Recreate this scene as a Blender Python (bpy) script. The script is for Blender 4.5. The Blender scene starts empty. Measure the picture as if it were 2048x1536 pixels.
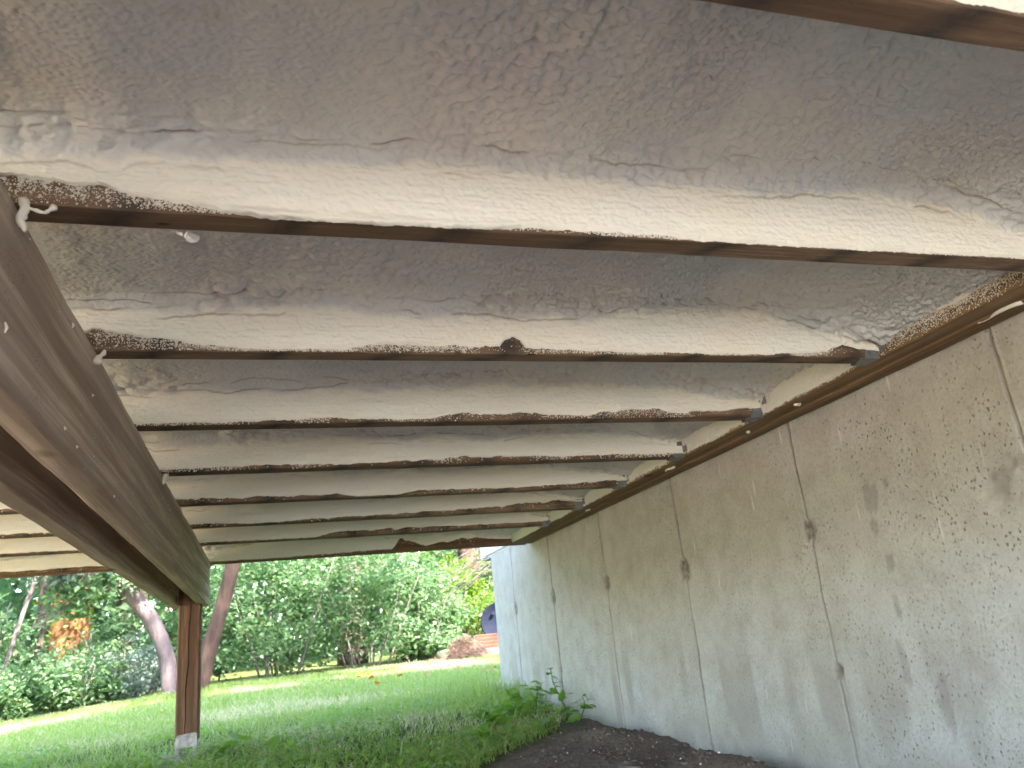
import bpy, math
import numpy as np

SC = bpy.context.scene
COL = SC.collection
R = math.radians

# ------------------------------------------------------------------ camera, sky, sun, exposure
yaw, pit, rol = R(17.935), R(17.862), R(-5.80)
fw = np.array([math.sin(yaw)*math.cos(pit), math.cos(yaw)*math.cos(pit), math.sin(pit)])
r0 = np.array([math.cos(yaw), -math.sin(yaw), 0.0]); u0 = np.cross(r0, fw)
rt = r0*math.cos(rol) + u0*math.sin(rol); up = -r0*math.sin(rol) + u0*math.cos(rol)
from mathutils import Matrix, Vector
cam = bpy.data.cameras.new('camera')
cam_o = bpy.data.objects.new('camera', cam); COL.objects.link(cam_o)
cam_o.matrix_world = Matrix([[rt[0], up[0], -fw[0], 0], [rt[1], up[1], -fw[1], 0], [rt[2], up[2], -fw[2], 0], [0, 0, 0, 1]])
cam.sensor_fit = 'HORIZONTAL'; cam.sensor_width = 36.0; cam.lens = 28.1
cam.dof.use_dof = True; cam.dof.focus_distance = 1.35; cam.dof.aperture_fstop = 10.5
cam.clip_start = 0.02; cam.clip_end = 1000
SC.camera = cam_o

SUN_EL = R(46)
SUN_AZ = R(150)          # compass from +Y clockwise: the sun stands behind the house, right and a little behind the camera
world = bpy.data.worlds.new('World'); SC.world = world; world.use_nodes = True
wn = world.node_tree.nodes; wl = world.node_tree.links
sky = wn.new('ShaderNodeTexSky'); sky.sky_type = 'NISHITA'; sky.sun_disc = False
sky.sun_elevation = SUN_EL; sky.sun_rotation = SUN_AZ; sky.air_density = 1.0; sky.dust_density = 1.6
bg = wn['Background']; wl.new(sky.outputs[0], bg.inputs[0]); bg.inputs[1].default_value = 0.15
sun = bpy.data.lights.new('sun', 'SUN'); sun.energy = 4.6; sun.angle = R(0.5); sun.color = (1.0, 0.94, 0.84)
sun_o = bpy.data.objects.new('sun', sun); COL.objects.link(sun_o); sun_o.location = (6, -6, 12)
sd = Vector((math.sin(SUN_AZ)*math.cos(SUN_EL), math.cos(SUN_AZ)*math.cos(SUN_EL), math.sin(SUN_EL)))
sun_o.rotation_euler = sd.to_track_quat('Z', 'Y').to_euler()
SC.view_settings.view_transform = 'Standard'; SC.view_settings.look = 'None'
SC.view_settings.exposure = 3.55; SC.view_settings.gamma = 1.0; SC.view_settings.use_curve_mapping = False
try:
    SC.cycles.use_denoising = True; SC.cycles.adaptive_threshold = 0.025
    SC.cycles.max_bounces = 10; SC.cycles.diffuse_bounces = 6
    SC.cycles.sample_clamp_indirect = 6
except Exception:
    pass

# ------------------------------------------------------------------ helpers: noise
def _h(ix, iy, s):
    n = (ix.astype(np.int64)*374761393 + iy.astype(np.int64)*668265263 + s*1442695041) & 0xffffffff
    n = ((n ^ (n >> 13))*1274126177) & 0xffffffff
    n = ((n ^ (n >> 15))*2246822519) & 0xffffffff
    return ((n ^ (n >> 16)) & 0xffffff)/float(0xffffff)
def vnoise(x, y, s=0):
    ix = np.floor(x); iy = np.floor(y); fx = x-ix; fy = y-iy
    fx = fx*fx*fx*(fx*(fx*6-15)+10); fy = fy*fy*fy*(fy*(fy*6-15)+10)
    a = _h(ix, iy, s); b = _h(ix+1, iy, s); c = _h(ix, iy+1, s); d = _h(ix+1, iy+1, s)
    return (a+(b-a)*fx)*(1-fy)+(c+(d-c)*fx)*fy
def fbm(x, y, s=0, o=4):
    t = 0.0; a = 0.5
    for k in range(o):
        t = t + a*(vnoise(x, y, s+17*k)-0.5); a *= 0.5; x = x*2.03+3.7; y = y*2.03+1.3
    return t                                              # about -0.5 .. 0.5
def worley(x, y, s=0, jit=0.9):
    ix = np.floor(x); iy = np.floor(y)
    f1 = np.full(np.broadcast(x, y).shape, 9.0); f2 = f1.copy()
    for i in (-1, 0, 1):
        for j in (-1, 0, 1):
            cx = ix+i; cy = iy+j
            px = cx+0.5+jit*(_h(cx, cy, s)-0.5); py = cy+0.5+jit*(_h(cx, cy, s+91)-0.5)
            d = np.hypot(x-px, y-py)
            f2 = np.where(d < f1, f1, np.minimum(f2, d)); f1 = np.minimum(f1, d)
    return f1, f2
def sstep(a, b, x):
    t = np.clip((x-a)/(b-a), 0, 1); return t*t*(3-2*t)

# ------------------------------------------------------------------ helpers: objects
def link(name, me, mat=None, parent=None):
    o = bpy.data.objects.new(name, me); COL.objects.link(o)
    if mat is not None and me is not None: me.materials.append(mat)
    if parent is not None:
        o.parent = parent
        w = WORLD.get(parent.name, Vector((0, 0, 0))); o.location = -w
    WORLD[o.name] = Vector((0, 0, 0))
    return o
WORLD = {}
def thing(name, label, cat, loc=(0, 0, 0), group=None):
    o = bpy.data.objects.new(name, None); COL.objects.link(o); o.location = loc; o.empty_display_size = 0.1
    o['label'] = label; o['category'] = cat
    if group: o['group'] = group
    WORLD[o.name] = Vector(loc)
    return o
def tag(o, label=None, cat=None, group=None, kind=None):
    if label: o['label'] = label
    if cat: o['category'] = cat
    if group: o['group'] = group
    if kind: o['kind'] = kind
    return o
def fmesh(name, V, F, smooth=True, attrs=None):
    """V (N,3); F (M,3|4) or a list of such arrays"""
    V = np.asarray(V, np.float32); Fs = F if isinstance(F, list) else [F]
    Fs = [np.asarray(f, np.int32) for f in Fs if len(f)]
    me = bpy.data.meshes.new(name)
    me.vertices.add(len(V)); me.vertices.foreach_set('co', V.ravel())
    loops = np.concatenate([f.ravel() for f in Fs]); tot = np.concatenate([np.full(len(f), f.shape[1], np.int32) for f in Fs])
    me.loops.add(len(loops)); me.loops.foreach_set('vertex_index', loops)
    me.polygons.add(len(tot)); me.polygons.foreach_set('loop_start', np.concatenate([[0], np.cumsum(tot)[:-1]]).astype(np.int32))
    try: me.polygons.foreach_set('loop_total', tot)
    except Exception: pass
    me.polygons.foreach_set('use_smooth', np.full(len(tot), smooth))
    for k, v in (attrs or {}).items():
        a = me.attributes.new(k, 'FLOAT', 'POINT'); a.data.foreach_set('value', np.asarray(v, np.float32).ravel())
    me.update(calc_edges=True); me.validate(clean_customdata=False)
    return me
def gridF(nu, nv, off=0, flip=False):
    i = np.arange(nu-1)[:, None]*nv+np.arange(nv-1)[None, :]
    q = np.stack([i, i+nv, i+nv+1, i+1], -1).reshape(-1, 4)+off
    return q[:, ::-1] if flip else q
class MB:
    def __init__(s): s.V = []; s.F = []; s.n = 0
    def add(s, V, F):
        V = np.asarray(V, float).reshape(-1, 3); s.V.append(V)
        for f in F: s.F.append(tuple(int(i)+s.n for i in f))
        s.n += len(V); return s
    def box(s, a, b, bev=0.0):
        x0, y0, z0 = a; x1, y1, z1 = b
        if bev <= 0:
            V = [(x, y, z) for x in (x0, x1) for y in (y0, y1) for z in (z0, z1)]
            return s.add(V, [(0, 1, 3, 2), (4, 6, 7, 5), (0, 4, 5, 1), (2, 3, 7, 6), (0, 2, 6, 4), (1, 5, 7, 3)])
        import bmesh
        bm = bmesh.new(); bmesh.ops.create_cube(bm, size=1.0)
        for v in bm.verts: v.co = Vector(((x0+x1)/2+v.co.x*(x1-x0), (y0+y1)/2+v.co.y*(y1-y0), (z0+z1)/2+v.co.z*(z1-z0)))
        bmesh.ops.bevel(bm, geom=bm.edges[:], offset=bev, segments=2, affect='EDGES', profile=0.5)
        bm.verts.index_update()
        s.add([v.co[:] for v in bm.verts], [[v.index for v in f.verts] for f in bm.faces]); bm.free(); return s
    def tube(s, pts, rad, n=8, cap=True):
        P = np.asarray(pts, float); rad = np.broadcast_to(np.asarray(rad, float), (len(P),))
        V = []; T = np.gradient(P, axis=0); T /= np.linalg.norm(T, axis=1)[:, None]+1e-12
        ref = np.array([0.31, 0.95, 0.1]) if abs(T[0][1]) < 0.8 else np.array([1.0, 0.1, 0.2])
        for p, t, r in zip(P, T, rad):
            a = np.cross(t, ref); a /= np.linalg.norm(a); b = np.cross(t, a)
            for k in range(n):
                w = 2*math.pi*k/n; V.append(p+r*(a*math.cos(w)+b*math.sin(w)))
        F = [(i*n+k, i*n+(k+1) % n, (i+1)*n+(k+1) % n, (i+1)*n+k) for i in range(len(P)-1) for k in range(n)]
        if cap: F += [tuple(range(n))[::-1], tuple((len(P)-1)*n+k for k in range(n))]
        return s.add(V, F)
    def prism(s, poly, axis, a, b):
        """poly: 2D outline in the two other axes, extruded along axis from a to b"""
        n = len(poly); V = []
        for t in (a, b):
            for p in poly:
                q = list(p); q.insert(axis, t); V.append(q)
        F = [(k, (k+1) % n, n+(k+1) % n, n+k) for k in range(n)]+[tuple(range(n))[::-1], tuple(range(n, 2*n))]
        return s.add(V, F)
    def build(s, name, mat, parent=None, smooth=False):
        me = bpy.data.meshes.new(name); me.from_pydata(np.concatenate(s.V).tolist(), [], s.F)
        import bmesh
        bm = bmesh.new(); bm.from_mesh(me); bmesh.ops.recalc_face_normals(bm, faces=bm.faces[:]); bm.to_mesh(me); bm.free()
        if smooth:
            me.polygons.foreach_set('use_smooth', np.full(len(me.polygons), True))
        return link(name, me, mat, parent)

# ------------------------------------------------------------------ helpers: materials
class NT:
    def __init__(s, name):
        s.m = bpy.data.materials.new(name); s.m.use_nodes = True; s.t = s.m.node_tree; s.n = s.t.nodes; s.l = s.t.links
        s.b = s.n['Principled BSDF']; s.out = s.n['Material Output']
        s.co = s.n.new('ShaderNodeTexCoord').outputs['Object']
    def put(s, sock, v):
        if hasattr(v, 'is_linked') or hasattr(v, 'links'): s.l.new(v, sock)
        else:
            if isinstance(v, (tuple, list)) and len(v) == 3 and sock.type == 'RGBA': v = (*v, 1)
            sock.default_value = v
    def map(s, scale=(1, 1, 1), loc=(0, 0, 0), rot=(0, 0, 0), co=None):
        n = s.n.new('ShaderNodeMapping'); s.l.new(co or s.co, n.inputs[0]); n.inputs['Scale'].default_value = scale
        n.inputs['Location'].default_value = loc; n.inputs['Rotation'].default_value = rot; return n.outputs[0]
    def noise(s, scale, detail=4, rough=0.55, co=None, dist=0.0, out=0):
        n = s.n.new('ShaderNodeTexNoise'); s.l.new(co or s.co, n.inputs['Vector']); n.inputs['Scale'].default_value = scale
        n.inputs['Detail'].default_value = detail; n.inputs['Roughness'].default_value = rough; n.inputs['Distortion'].default_value = dist
        return n.outputs[out]
    def voro(s, scale, co=None, feat='F1', out='Distance', rand=1.0):
        n = s.n.new('ShaderNodeTexVoronoi'); n.feature = feat; s.l.new(co or s.co, n.inputs['Vector']); n.inputs['Scale'].default_value = scale
        n.inputs['Randomness'].default_value = rand; return n.outputs[out]
    def wave(s, scale, dist, co=None, detail=3, dscale=1.5, dirn='X', prof='SIN'):
        n = s.n.new('ShaderNodeTexWave'); n.bands_direction = dirn; n.wave_profile = prof; s.l.new(co or s.co, n.inputs['Vector'])
        n.inputs['Scale'].default_value = scale; n.inputs['Distortion'].default_value = dist
        n.inputs['Detail'].default_value = detail; n.inputs['Detail Scale'].default_value = dscale; return n.outputs['Fac']
    def ramp(s, f, stops):
        n = s.n.new('ShaderNodeValToRGB'); s.l.new(f, n.inputs[0]); e = n.color_ramp.elements
        while len(e) < len(stops): e.new(0.5)
        for q, (p, c) in zip(e, stops):
            q.position = p; q.color = (c, c, c, 1) if not isinstance(c, (tuple, list)) else (*c, 1)
        return n.outputs[0]
    def mix(s, f, a, b, mode='MIX'):
        n = s.n.new('ShaderNodeMix'); n.data_type = 'RGBA'; n.blend_type = mode
        s.put(n.inputs[0], f); s.put(n.inputs[6], a); s.put(n.inputs[7], b); return n.outputs[2]
    def math(s, op, a, b=0.0, c=0.0):
        n = s.n.new('ShaderNodeMath'); n.operation = op; s.put(n.inputs[0], a); s.put(n.inputs[1], b); s.put(n.inputs[2], c); return n.outputs[0]
    def attr(s, name):
        n = s.n.new('ShaderNodeAttribute'); n.attribute_name = name; return n.outputs['Fac']
    def sep(s, co=None):
        n = s.n.new('ShaderNodeSeparateXYZ'); s.l.new(co or s.co, n.inputs[0]); return n.outputs
    def bump(s, h, dist, strength=1.0, prev=None):
        n = s.n.new('ShaderNodeBump'); n.inputs['Distance'].default_value = dist; n.inputs['Strength'].default_value = strength
        s.l.new(h, n.inputs['Height'])
        if prev is not None: s.l.new(prev, n.inputs['Normal'])
        return n.outputs[0]
    def done(s, col, rough=0.8, normal=None, metal=0.0, spec=0.3):
        s.put(s.b.inputs['Base Color'], col); s.put(s.b.inputs['Roughness'], rough); s.b.inputs['Metallic'].default_value = metal
        s.b.inputs['Specular IOR Level'].default_value = spec
        if normal is not None: s.l.new(normal, s.b.inputs['Normal'])
        return s.m

def m_foam():
    k = NT('spray_foam')
    big = k.noise(5.0, 3, 0.5); pink = k.noise(7.0, 3, 0.6, co=k.map(loc=(3, 1, 7)))
    c = k.mix(k.ramp(big, [(0.38, 0), (0.62, 1)]), (0.76, 0.72, 0.63), (0.69, 0.69, 0.64))
    c = k.mix(k.ramp(pink, [(0.52, 0), (0.72, 0.55)]), c, (0.66, 0.60, 0.585))
    yel = k.noise(14.0, 3, 0.6, co=k.map(loc=(9, 4, 2)))
    c = k.mix(k.ramp(yel, [(0.64, 0), (0.76, 0.5)]), c, (0.64, 0.54, 0.37))
    lit_tone = k.attr('lit_tone'); c = k.mix(lit_tone, k.mix(1.0, c, (0.86, 0.88, 0.915), 'MULTIPLY'), k.mix(k.ramp(big, [(0.38, 0), (0.62, 1)]), (0.84, 0.785, 0.65), (0.82, 0.79, 0.68)))  # ceiling foam tinted greyer than the joist faces to stand in for shade
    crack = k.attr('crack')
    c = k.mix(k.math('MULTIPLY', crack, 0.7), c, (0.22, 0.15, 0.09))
    vc = k.voro(150, co=k.map(scale=(1, 1.25, 1.25)), feat='SMOOTH_F1'); n = k.bump(vc, 0.0032, 0.55)
    n = k.bump(k.noise(150, 3, 0.55), 0.0014, 0.5, n)
    n = k.bump(k.noise(800, 2, 0.5), 0.0004, 0.7, n)
    return k.done(c, 0.95, n, spec=0.05)
def wood(name, dark, mid, light, axis, gscale=1.0, knots=True, bands=False, rough=0.75, grey=0.0, ringd=9.0):
    k = NT(name)
    st = [1, 1, 1]; st[axis] = 0.022 if axis == 1 else 0.06
    co = k.map(scale=tuple(st))
    g = k.wave(9*gscale, ringd, co=co, detail=4, dscale=1.2, dirn='Z' if axis != 2 else 'X')
    fine = k.noise(160*gscale, 4, 0.65, co=co); med = k.noise(24*gscale, 4, 0.6, co=co)
    c = k.ramp(g, [(0.15, dark), (0.55, mid), (0.9, light)])
    c = k.mix(k.ramp(med, [(0.35, 0.0), (0.7, 0.7)]), c, mid)
    c = k.mix(k.ramp(fine, [(0.42, 0.65), (0.6, 0.0)]), c, dark)
    blot = k.noise(4.0, 4, 0.6)
    c = k.mix(k.ramp(blot, [(0.45, 0), (0.7, 0.5)]), c, tuple(v*0.62 for v in mid))
    if grey: c = k.mix(k.ramp(k.noise(3, 4, 0.6, co=k.map(loc=(5, 5, 5))), [(0.4, 0), (0.65, grey)]), c, (0.42, 0.37, 0.32))
    if bands:                                              # stacking-strip stains left across the boards
        x = k.sep()[0]
        w = k.math('ADD', x, k.math('MULTIPLY', k.noise(6, 2, 0.5), 0.09)); w = k.math('ADD', w, k.math('MULTIPLY', k.sep()[1], 0.9))
        f = k.math('ABSOLUTE', k.math('SUBTRACT', k.math('FRACT', k.math('MULTIPLY', w, 5.6)), 0.5))
        b = k.ramp(f, [(0.03, 1), (0.20, 0)])
        b = k.math('MULTIPLY', b, k.ramp(k.noise(40, 3, 0.6), [(0.3, 0.30), (0.62, 0.80)]))
        c = k.mix(b, c, (0.028, 0.027, 0.028))
    if knots:
        v = k.voro(5.5, co=k.map(scale=tuple(1.0 if i != axis else 0.55 for i in range(3))))
        c = k.mix(k.ramp(v, [(0.04, 0.9), (0.10, 0.0)]), c, (0.05, 0.026, 0.014))
    if bands:
        dco = k.map(scale=(13, 30, 30)); dv = k.voro(1.0, co=dco); dsel = k.ramp(k.sep(k.voro(1.0, co=dco, out='Color'))[0], [(0.55, 0), (0.57, 1)])
        c = k.mix(k.math('MULTIPLY', k.ramp(dv, [(0.07, 0.9), (0.14, 0)]), dsel), c, (0.022, 0.013, 0.009))
    # small slits pressed in by the treating rollers
    sc = [520, 520, 520]; sc[axis] = 60
    sl = k.voro(1.0, co=k.map(scale=tuple(sc)))
    slit = k.math('MULTIPLY', k.ramp(sl, [(0.12, 1), (0.22, 0)]), k.ramp(k.noise(9, 2, 0.5, co=k.map(loc=(1, 2, 3))), [(0.5, 0), (0.6, 0.8)]))
    c = k.mix(slit, c, (0.03, 0.018, 0.012))
    n = k.bump(fine, 0.0012, 0.6); n = k.bump(g, 0.0012, 0.35, n)
    return k.done(c, rough, n, spec=0.25)
def m_concrete():
    k = NT('cast_concrete')
    big = k.noise(2.2, 5, 0.6); mid = k.noise(12, 5, 0.62); fine = k.noise(120, 4, 0.7); vst = k.noise(9, 4, 0.6, co=k.map(scale=(1, 1, 0.16)))
    c = k.mix(k.ramp(big, [(0.36, 0), (0.64, 1)]), (0.47, 0.442, 0.385), (0.495, 0.48, 0.45))
    c = k.mix(k.ramp(mid, [(0.42, 0.0), (0.68, 0.55)]), c, (0.34, 0.295, 0.245))
    c = k.mix(k.ramp(fine, [(0.38, 0.30), (0.55, 0.0)]), c, (0.26, 0.222, 0.185))
    c = k.mix(k.ramp(vst, [(0.56, 0), (0.72, 0.35)]), c, (0.52, 0.48, 0.43))
    # white run marks
    ws = k.voro(1.0, co=k.map(scale=(20, 30, 4.2), rot=(R(4), 0, 0)))
    wsm = k.math('MULTIPLY', k.ramp(ws, [(0.06, 1), (0.13, 0)]), k.ramp(k.noise(3, 2, 0.5, co=k.map(loc=(7, 2, 1))), [(0.44, 0), (0.56, 0.8)]))
    c = k.mix(wsm, c, (0.66, 0.64, 0.60))
    # bugholes of several sizes
    wob = k.noise(85, 4, 0.7, out=1)
    def pits(sc, lo, hi, th, loc):
        co = k.map(scale=(sc, sc, sc*0.8), loc=loc); mixv = k.n.new('ShaderNodeVectorMath'); mixv.operation = 'ADD'
        k.l.new(co, mixv.inputs[0]); sca = k.n.new('ShaderNodeVectorMath'); sca.operation = 'SCALE'; k.l.new(wob, sca.inputs[0]); sca.inputs['Scale'].default_value = 0.9
        k.l.new(sca.outputs[0], mixv.inputs[1])
        d = k.voro(1.0, co=mixv.outputs[0]); rnd = k.voro(1.0, co=mixv.outputs[0], out='Color')
        sel = k.ramp(k.sep(rnd)[0], [(th, 0), (th+0.02, 1)])
        return k.math('MULTIPLY', k.ramp(d, [(lo, 1), (hi, 0)]), sel)
    p = k.math('MAXIMUM', pits(38, 0.12, 0.20, 0.82, (0, 0, 0)), k.math('MULTIPLY', pits(110, 0.16, 0.30, 0.76, (3, 4, 5)), 0.75))
    p = k.math('MAXIMUM', p, pits(19, 0.05, 0.10, 0.84, (8, 1, 5)))
    p = k.math('MAXIMUM', p, k.math('MULTIPLY', pits(210, 0.2, 0.34, 0.82, (1, 9, 5)), 0.35))
    p = k.math('MULTIPLY', p, k.ramp(k.noise(5, 3, 0.6, co=k.map(loc=(2, 8, 3))), [(0.38, 0.25), (0.60, 1.0)]))
    c = k.mix(k.math('MULTIPLY', p, 0.75), c, (0.10, 0.078, 0.06))
    st = k.attr('stain'); c = k.mix(k.math('MULTIPLY', st, k.ramp(k.noise(60, 4, 0.7), [(0.3, 0.55), (0.62, 1.0)])), c, (0.095, 0.068, 0.05))
    da = k.attr('damp'); c = k.mix(da, c, (0.25, 0.215, 0.175))
    n = k.bump(k.math('SUBTRACT', k.math('MULTIPLY', mid, 0.5), p), 0.004, 0.7); n = k.bump(fine, 0.0012, 0.5, n)
    return k.done(c, 0.85, n, spec=0.25)
def m_ground():
    k = NT('soil_and_turf')
    d = k.attr('dirt')
    n1 = k.noise(6, 5, 0.6); n2 = k.noise(60, 5, 0.7); n3 = k.noise(1.1, 4, 0.6)
    soil = k.mix(k.ramp(n1, [(0.35, 0), (0.65, 1)]), (0.225, 0.17, 0.14), (0.30, 0.24, 0.20))
    soil = k.mix(k.ramp(n2, [(0.35, 0.6), (0.6, 0)]), soil, (0.085, 0.060, 0.047))
    turf = k.mix(k.ramp(n1, [(0.35, 0), (0.65, 1)]), (0.08, 0.12, 0.035), (0.12, 0.16, 0.05))
    turf = k.mix(k.ramp(n3, [(0.5, 0), (0.68, 0.6)]), turf, (0.24, 0.20, 0.10))
    turf = k.mix(k.ramp(n2, [(0.35, 0.5), (0.6, 0)]), turf, (0.08, 0.075, 0.035))
    c = k.mix(d, turf, soil)
    n = k.bump(n2, 0.012, 0.8); n = k.bump(k.noise(240, 3, 0.7), 0.004, 0.7, n)
    return k.done(c, 0.95, n, spec=0.1)
def m_leaf(name, a, b, c2, trans=0.45, rough=0.42, spec=0.5):
    k = NT(name); t = k.attr('tint')
    c = k.ramp(t, [(0.0, a), (0.55, b), (0.93, b), (1.0, c2)])
    k.done(c, rough, None, spec=spec)
    tr = k.n.new('ShaderNodeBsdfTranslucent'); hs = k.n.new('ShaderNodeHueSaturation'); hs.inputs['Saturation'].default_value = 1.15; hs.inputs['Value'].default_value = 1.7
    k.l.new(c, hs.inputs['Color']); k.l.new(hs.outputs[0], tr.inputs[0])
    mx = k.n.new('ShaderNodeMixShader'); mx.inputs[0].default_value = trans
    k.l.new(k.b.outputs[0], mx.inputs[1]); k.l.new(tr.outputs[0], mx.inputs[2]); k.l.new(mx.outputs[0], k.out.inputs[0])
    return k.m
def m_bark(name, a, b, sc=18):
    k = NT(name); co = k.map(scale=(1, 1, 0.22)); n1 = k.noise(sc, 5, 0.65, co=co); n2 = k.noise(4, 3, 0.6)
    c = k.mix(k.ramp(n1, [(0.35, 0), (0.62, 1)]), a, b); c = k.mix(k.ramp(n2, [(0.5, 0), (0.7, 0.4)]), c, tuple(v*1.35 for v in b))
    return k.done(c, 0.9, k.bump(n1, 0.03, 0.9), spec=0.15)
def plain(name, col, rough=0.7, metal=0.0, var=0.25, sc=30, spec=0.3, bump=0.002):
    k = NT(name); n = k.noise(sc, 5, 0.65)
    c = k.mix(k.ramp(n, [(0.35, 0), (0.65, 1)]), tuple(v*(1-var) for v in col), tuple(min(1, v*(1+var)) for v in col))
    return k.done(c, rough, k.bump(n, bump, 0.6), metal, spec)

M = dict(
    foam=m_foam(),
    joist=wood('treated_joist_wood', (0.115, 0.07, 0.042), (0.24, 0.155, 0.094), (0.30, 0.205, 0.128), 0, 1.3, bands=True),
    beam=wood('weathered_beam_wood', (0.27, 0.19, 0.14), (0.58, 0.45, 0.35), (0.63, 0.50, 0.40), 1, 0.6, grey=0.35, ringd=16),
    ledger=wood('ledger_wood', (0.12, 0.072, 0.036), (0.28, 0.175, 0.088), (0.35, 0.225, 0.12), 1, 1.6, bands=False),
    post=wood('post_wood', (0.105, 0.052, 0.030), (0.20, 0.105, 0.062), (0.26, 0.145, 0.088), 2, 1.2),
    timber=wood('cedar_timber_wood', (0.06, 0.026, 0.017), (0.11, 0.05, 0.034), (0.13, 0.066, 0.045), 0, 0.8),
    fascia=plain('composite_fascia', (0.17, 0.075, 0.055), 0.6, sc=40, var=0.12),
    rim=wood('rim_wood', (0.085, 0.045, 0.022), (0.19, 0.11, 0.055), (0.26, 0.16, 0.085), 0, 1.3),
    conc=m_concrete(), ground=m_ground(),
    steel=plain('galvanised_steel', (0.19, 0.20, 0.195), 0.6, 0.4, 0.3, 60, 0.5, 0.0006),
    oldsteel=plain('weathered_galvanised', (0.44, 0.41, 0.40), 0.7, 0.25, 0.35, 45, 0.4, 0.002),
    pier=plain('footing_concrete', (0.33, 0.29, 0.25), 0.9, 0, 0.3, 28, 0.2, 0.006),
    siding=plain('white_siding_paint', (0.78, 0.79, 0.80), 0.5, 0, 0.03, 8, 0.4, 0.0005),
    roof=plain('roof_shingle', (0.09, 0.085, 0.08), 0.9, 0, 0.3, 20),
    barrel=plain('dark_barrel_paint', (0.010, 0.013, 0.026), 0.75, 0.0, 0.2, 10, 0.1, 0.0005),
    bounce_patio=plain('bounce_paving', (0.64, 0.63, 0.61), 0.9, 0, 0.08, 8),
    sand=plain('bounce_sand', (0.50, 0.38, 0.27), 0.95, 0, 0.15, 8),
    block=plain('grey_block', (0.13, 0.13, 0.115), 0.9, 0, 0.2, 40),
    straw=plain('pine_straw', (0.32, 0.20, 0.145), 0.9, 0, 0.5, 30),
    moss=plain('mossy_log', (0.20, 0.20, 0.12), 0.9, 0, 0.3, 30),
    stone=plain('flat_stone', (0.20, 0.18, 0.165), 0.9, 0, 0.25, 30, 0.2, 0.004),
    crumb=plain('foam_crumb', (0.75, 0.71, 0.62), 0.7, 0, 0.05, 60),
    grass=m_leaf('grass_blade', (0.19, 0.275, 0.07), (0.30, 0.38, 0.125), (0.54, 0.48, 0.32), 0.45, 0.45, 0.4),
    leaf=m_leaf('thicket_leaf', (0.07, 0.13, 0.065), (0.12, 0.19, 0.09), (0.25, 0.26, 0.12), 0.5, 0.36, 0.6),
    leafy=m_leaf('sunny_leaf', (0.065, 0.13, 0.025), (0.12, 0.19, 0.035), (0.30, 0.22, 0.05), 0.5),
    pale=m_leaf('pale_leaf', (0.08, 0.12, 0.095), (0.13, 0.17, 0.14), (0.22, 0.25, 0.21), 0.35, 0.38, 0.6),
    autumn=m_leaf('fallen_autumn_leaf', (0.36, 0.11, 0.03), (0.46, 0.17, 0.05), (0.5, 0.28, 0.06), 0.3),
    weed=m_leaf('weed_leaf', (0.13, 0.24, 0.05), (0.20, 0.33, 0.07), (0.26, 0.36, 0.10), 0.45),
    stem=plain('green_stem', (0.10, 0.14, 0.06), 0.7),
    twig=m_bark('grey_twig', (0.10, 0.085, 0.078), (0.18, 0.155, 0.14), 40),
    bark1=m_bark('pale_grey_bark', (0.085, 0.063, 0.064), (0.155, 0.118, 0.118)),
    bark2=m_bark('reddish_brown_bark', (0.055, 0.034, 0.027), (0.10, 0.062, 0.048)),
    bark3=m_bark('orange_brown_bark', (0.13, 0.050, 0.022), (0.26, 0.11, 0.05), 10),
    bark4=m_bark('dark_bark', (0.035, 0.026, 0.022), (0.09, 0.07, 0.058), 10),
)

# ------------------------------------------------------------------ ground
H = 0.4614                                                # height of the joist undersides above the camera
S = 0.406
YJ = [0.393+S*k for k in range(8)]; YJ[0] = 0.393          # joist near faces (index 0 = nearest joist in view)
XB0, XB1 = -0.276, -0.238                                  # inner beam board
XLED, XW = 1.150, 1.260                                    # ledger face, concrete face
YRIM = 3.808

def dirtmask(x, y):
    w = 0.10*fbm(x*3, y*3, 5)+0.06*fbm(x*11, y*11, 6)
    line = np.where(x > 0.45, 2.30+(x-0.45)*1.38, 2.30)
    return sstep(-0.10, 0.10, line-y+w*1.4)*sstep(-2.2, -1.4, x)
def gz(x, y):
    x = np.asarray(x, float); y = np.asarray(y, float)
    s = 0.17*sstep(-3.3, -0.2, x)+0.05*sstep(2, 8, x)-0.25*sstep(-3.3, -9, x)*0
    z = -0.315+s*np.clip(y-3.5, -1, 14)/6.4
    z = z-0.03*sstep(0.9, 1.26, x)*sstep(3.6, 2.4, y)
    near = np.exp(-((x-0.4)**2+(y-3.0)**2)/30)
    z = z+near*(0.03*fbm(x*1.6, y*1.6, 1)+0.012*fbm(x*9, y*9, 2))
    z = z+dirtmask(x, y)*(0.022*fbm(x*12, y*12, 3, 5)+0.010*np.abs(fbm(x*40, y*40, 4)))
    # mound of loose soil against the wall and the slumped hollow beside it
    z = z+0.045*np.exp(-(((x-1.10)/0.10)**2+((y-1.98)/0.14)**2))-0.02*np.exp(-(((x-1.05)/0.05)**2+((y-2.22)/0.06)**2))
    z = z+0.035*np.exp(-(((x-1.13)/0.14)**2+((y-2.75)/0.22)**2))
    z = z+0.03*np.exp(-(((x-1.22)/0.06)**2+((y-1.62)/0.12)**2))
    return z
def gpt(x, y): return float(gz(np.array([x]), np.array([y]))[0])
def axis(core0, core1, step, far):
    a = list(np.arange(core0, core1, step)); d = step; p = a[-1]
    while p < far: d *= 1.22; p += d; a.append(p)
    d = step; p = core0; b = []
    while p > -far: d *= 1.22; p -= d; b.append(p)
    return np.array(b[::-1]+a)
gx = axis(-1.6, 1.36, 0.016, 220); gy = axis(1.5, 5.2, 0.016, 220)
GX, GY = np.meshgrid(gx, gy, indexing='ij')
me = fmesh('ground', np.stack([GX, GY, gz(GX, GY)], -1).reshape(-1, 3), gridF(len(gx), len(gy)), attrs={'dirt': dirtmask(GX, GY)})
tag(link('ground', me, M['ground']), kind='structure')

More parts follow.
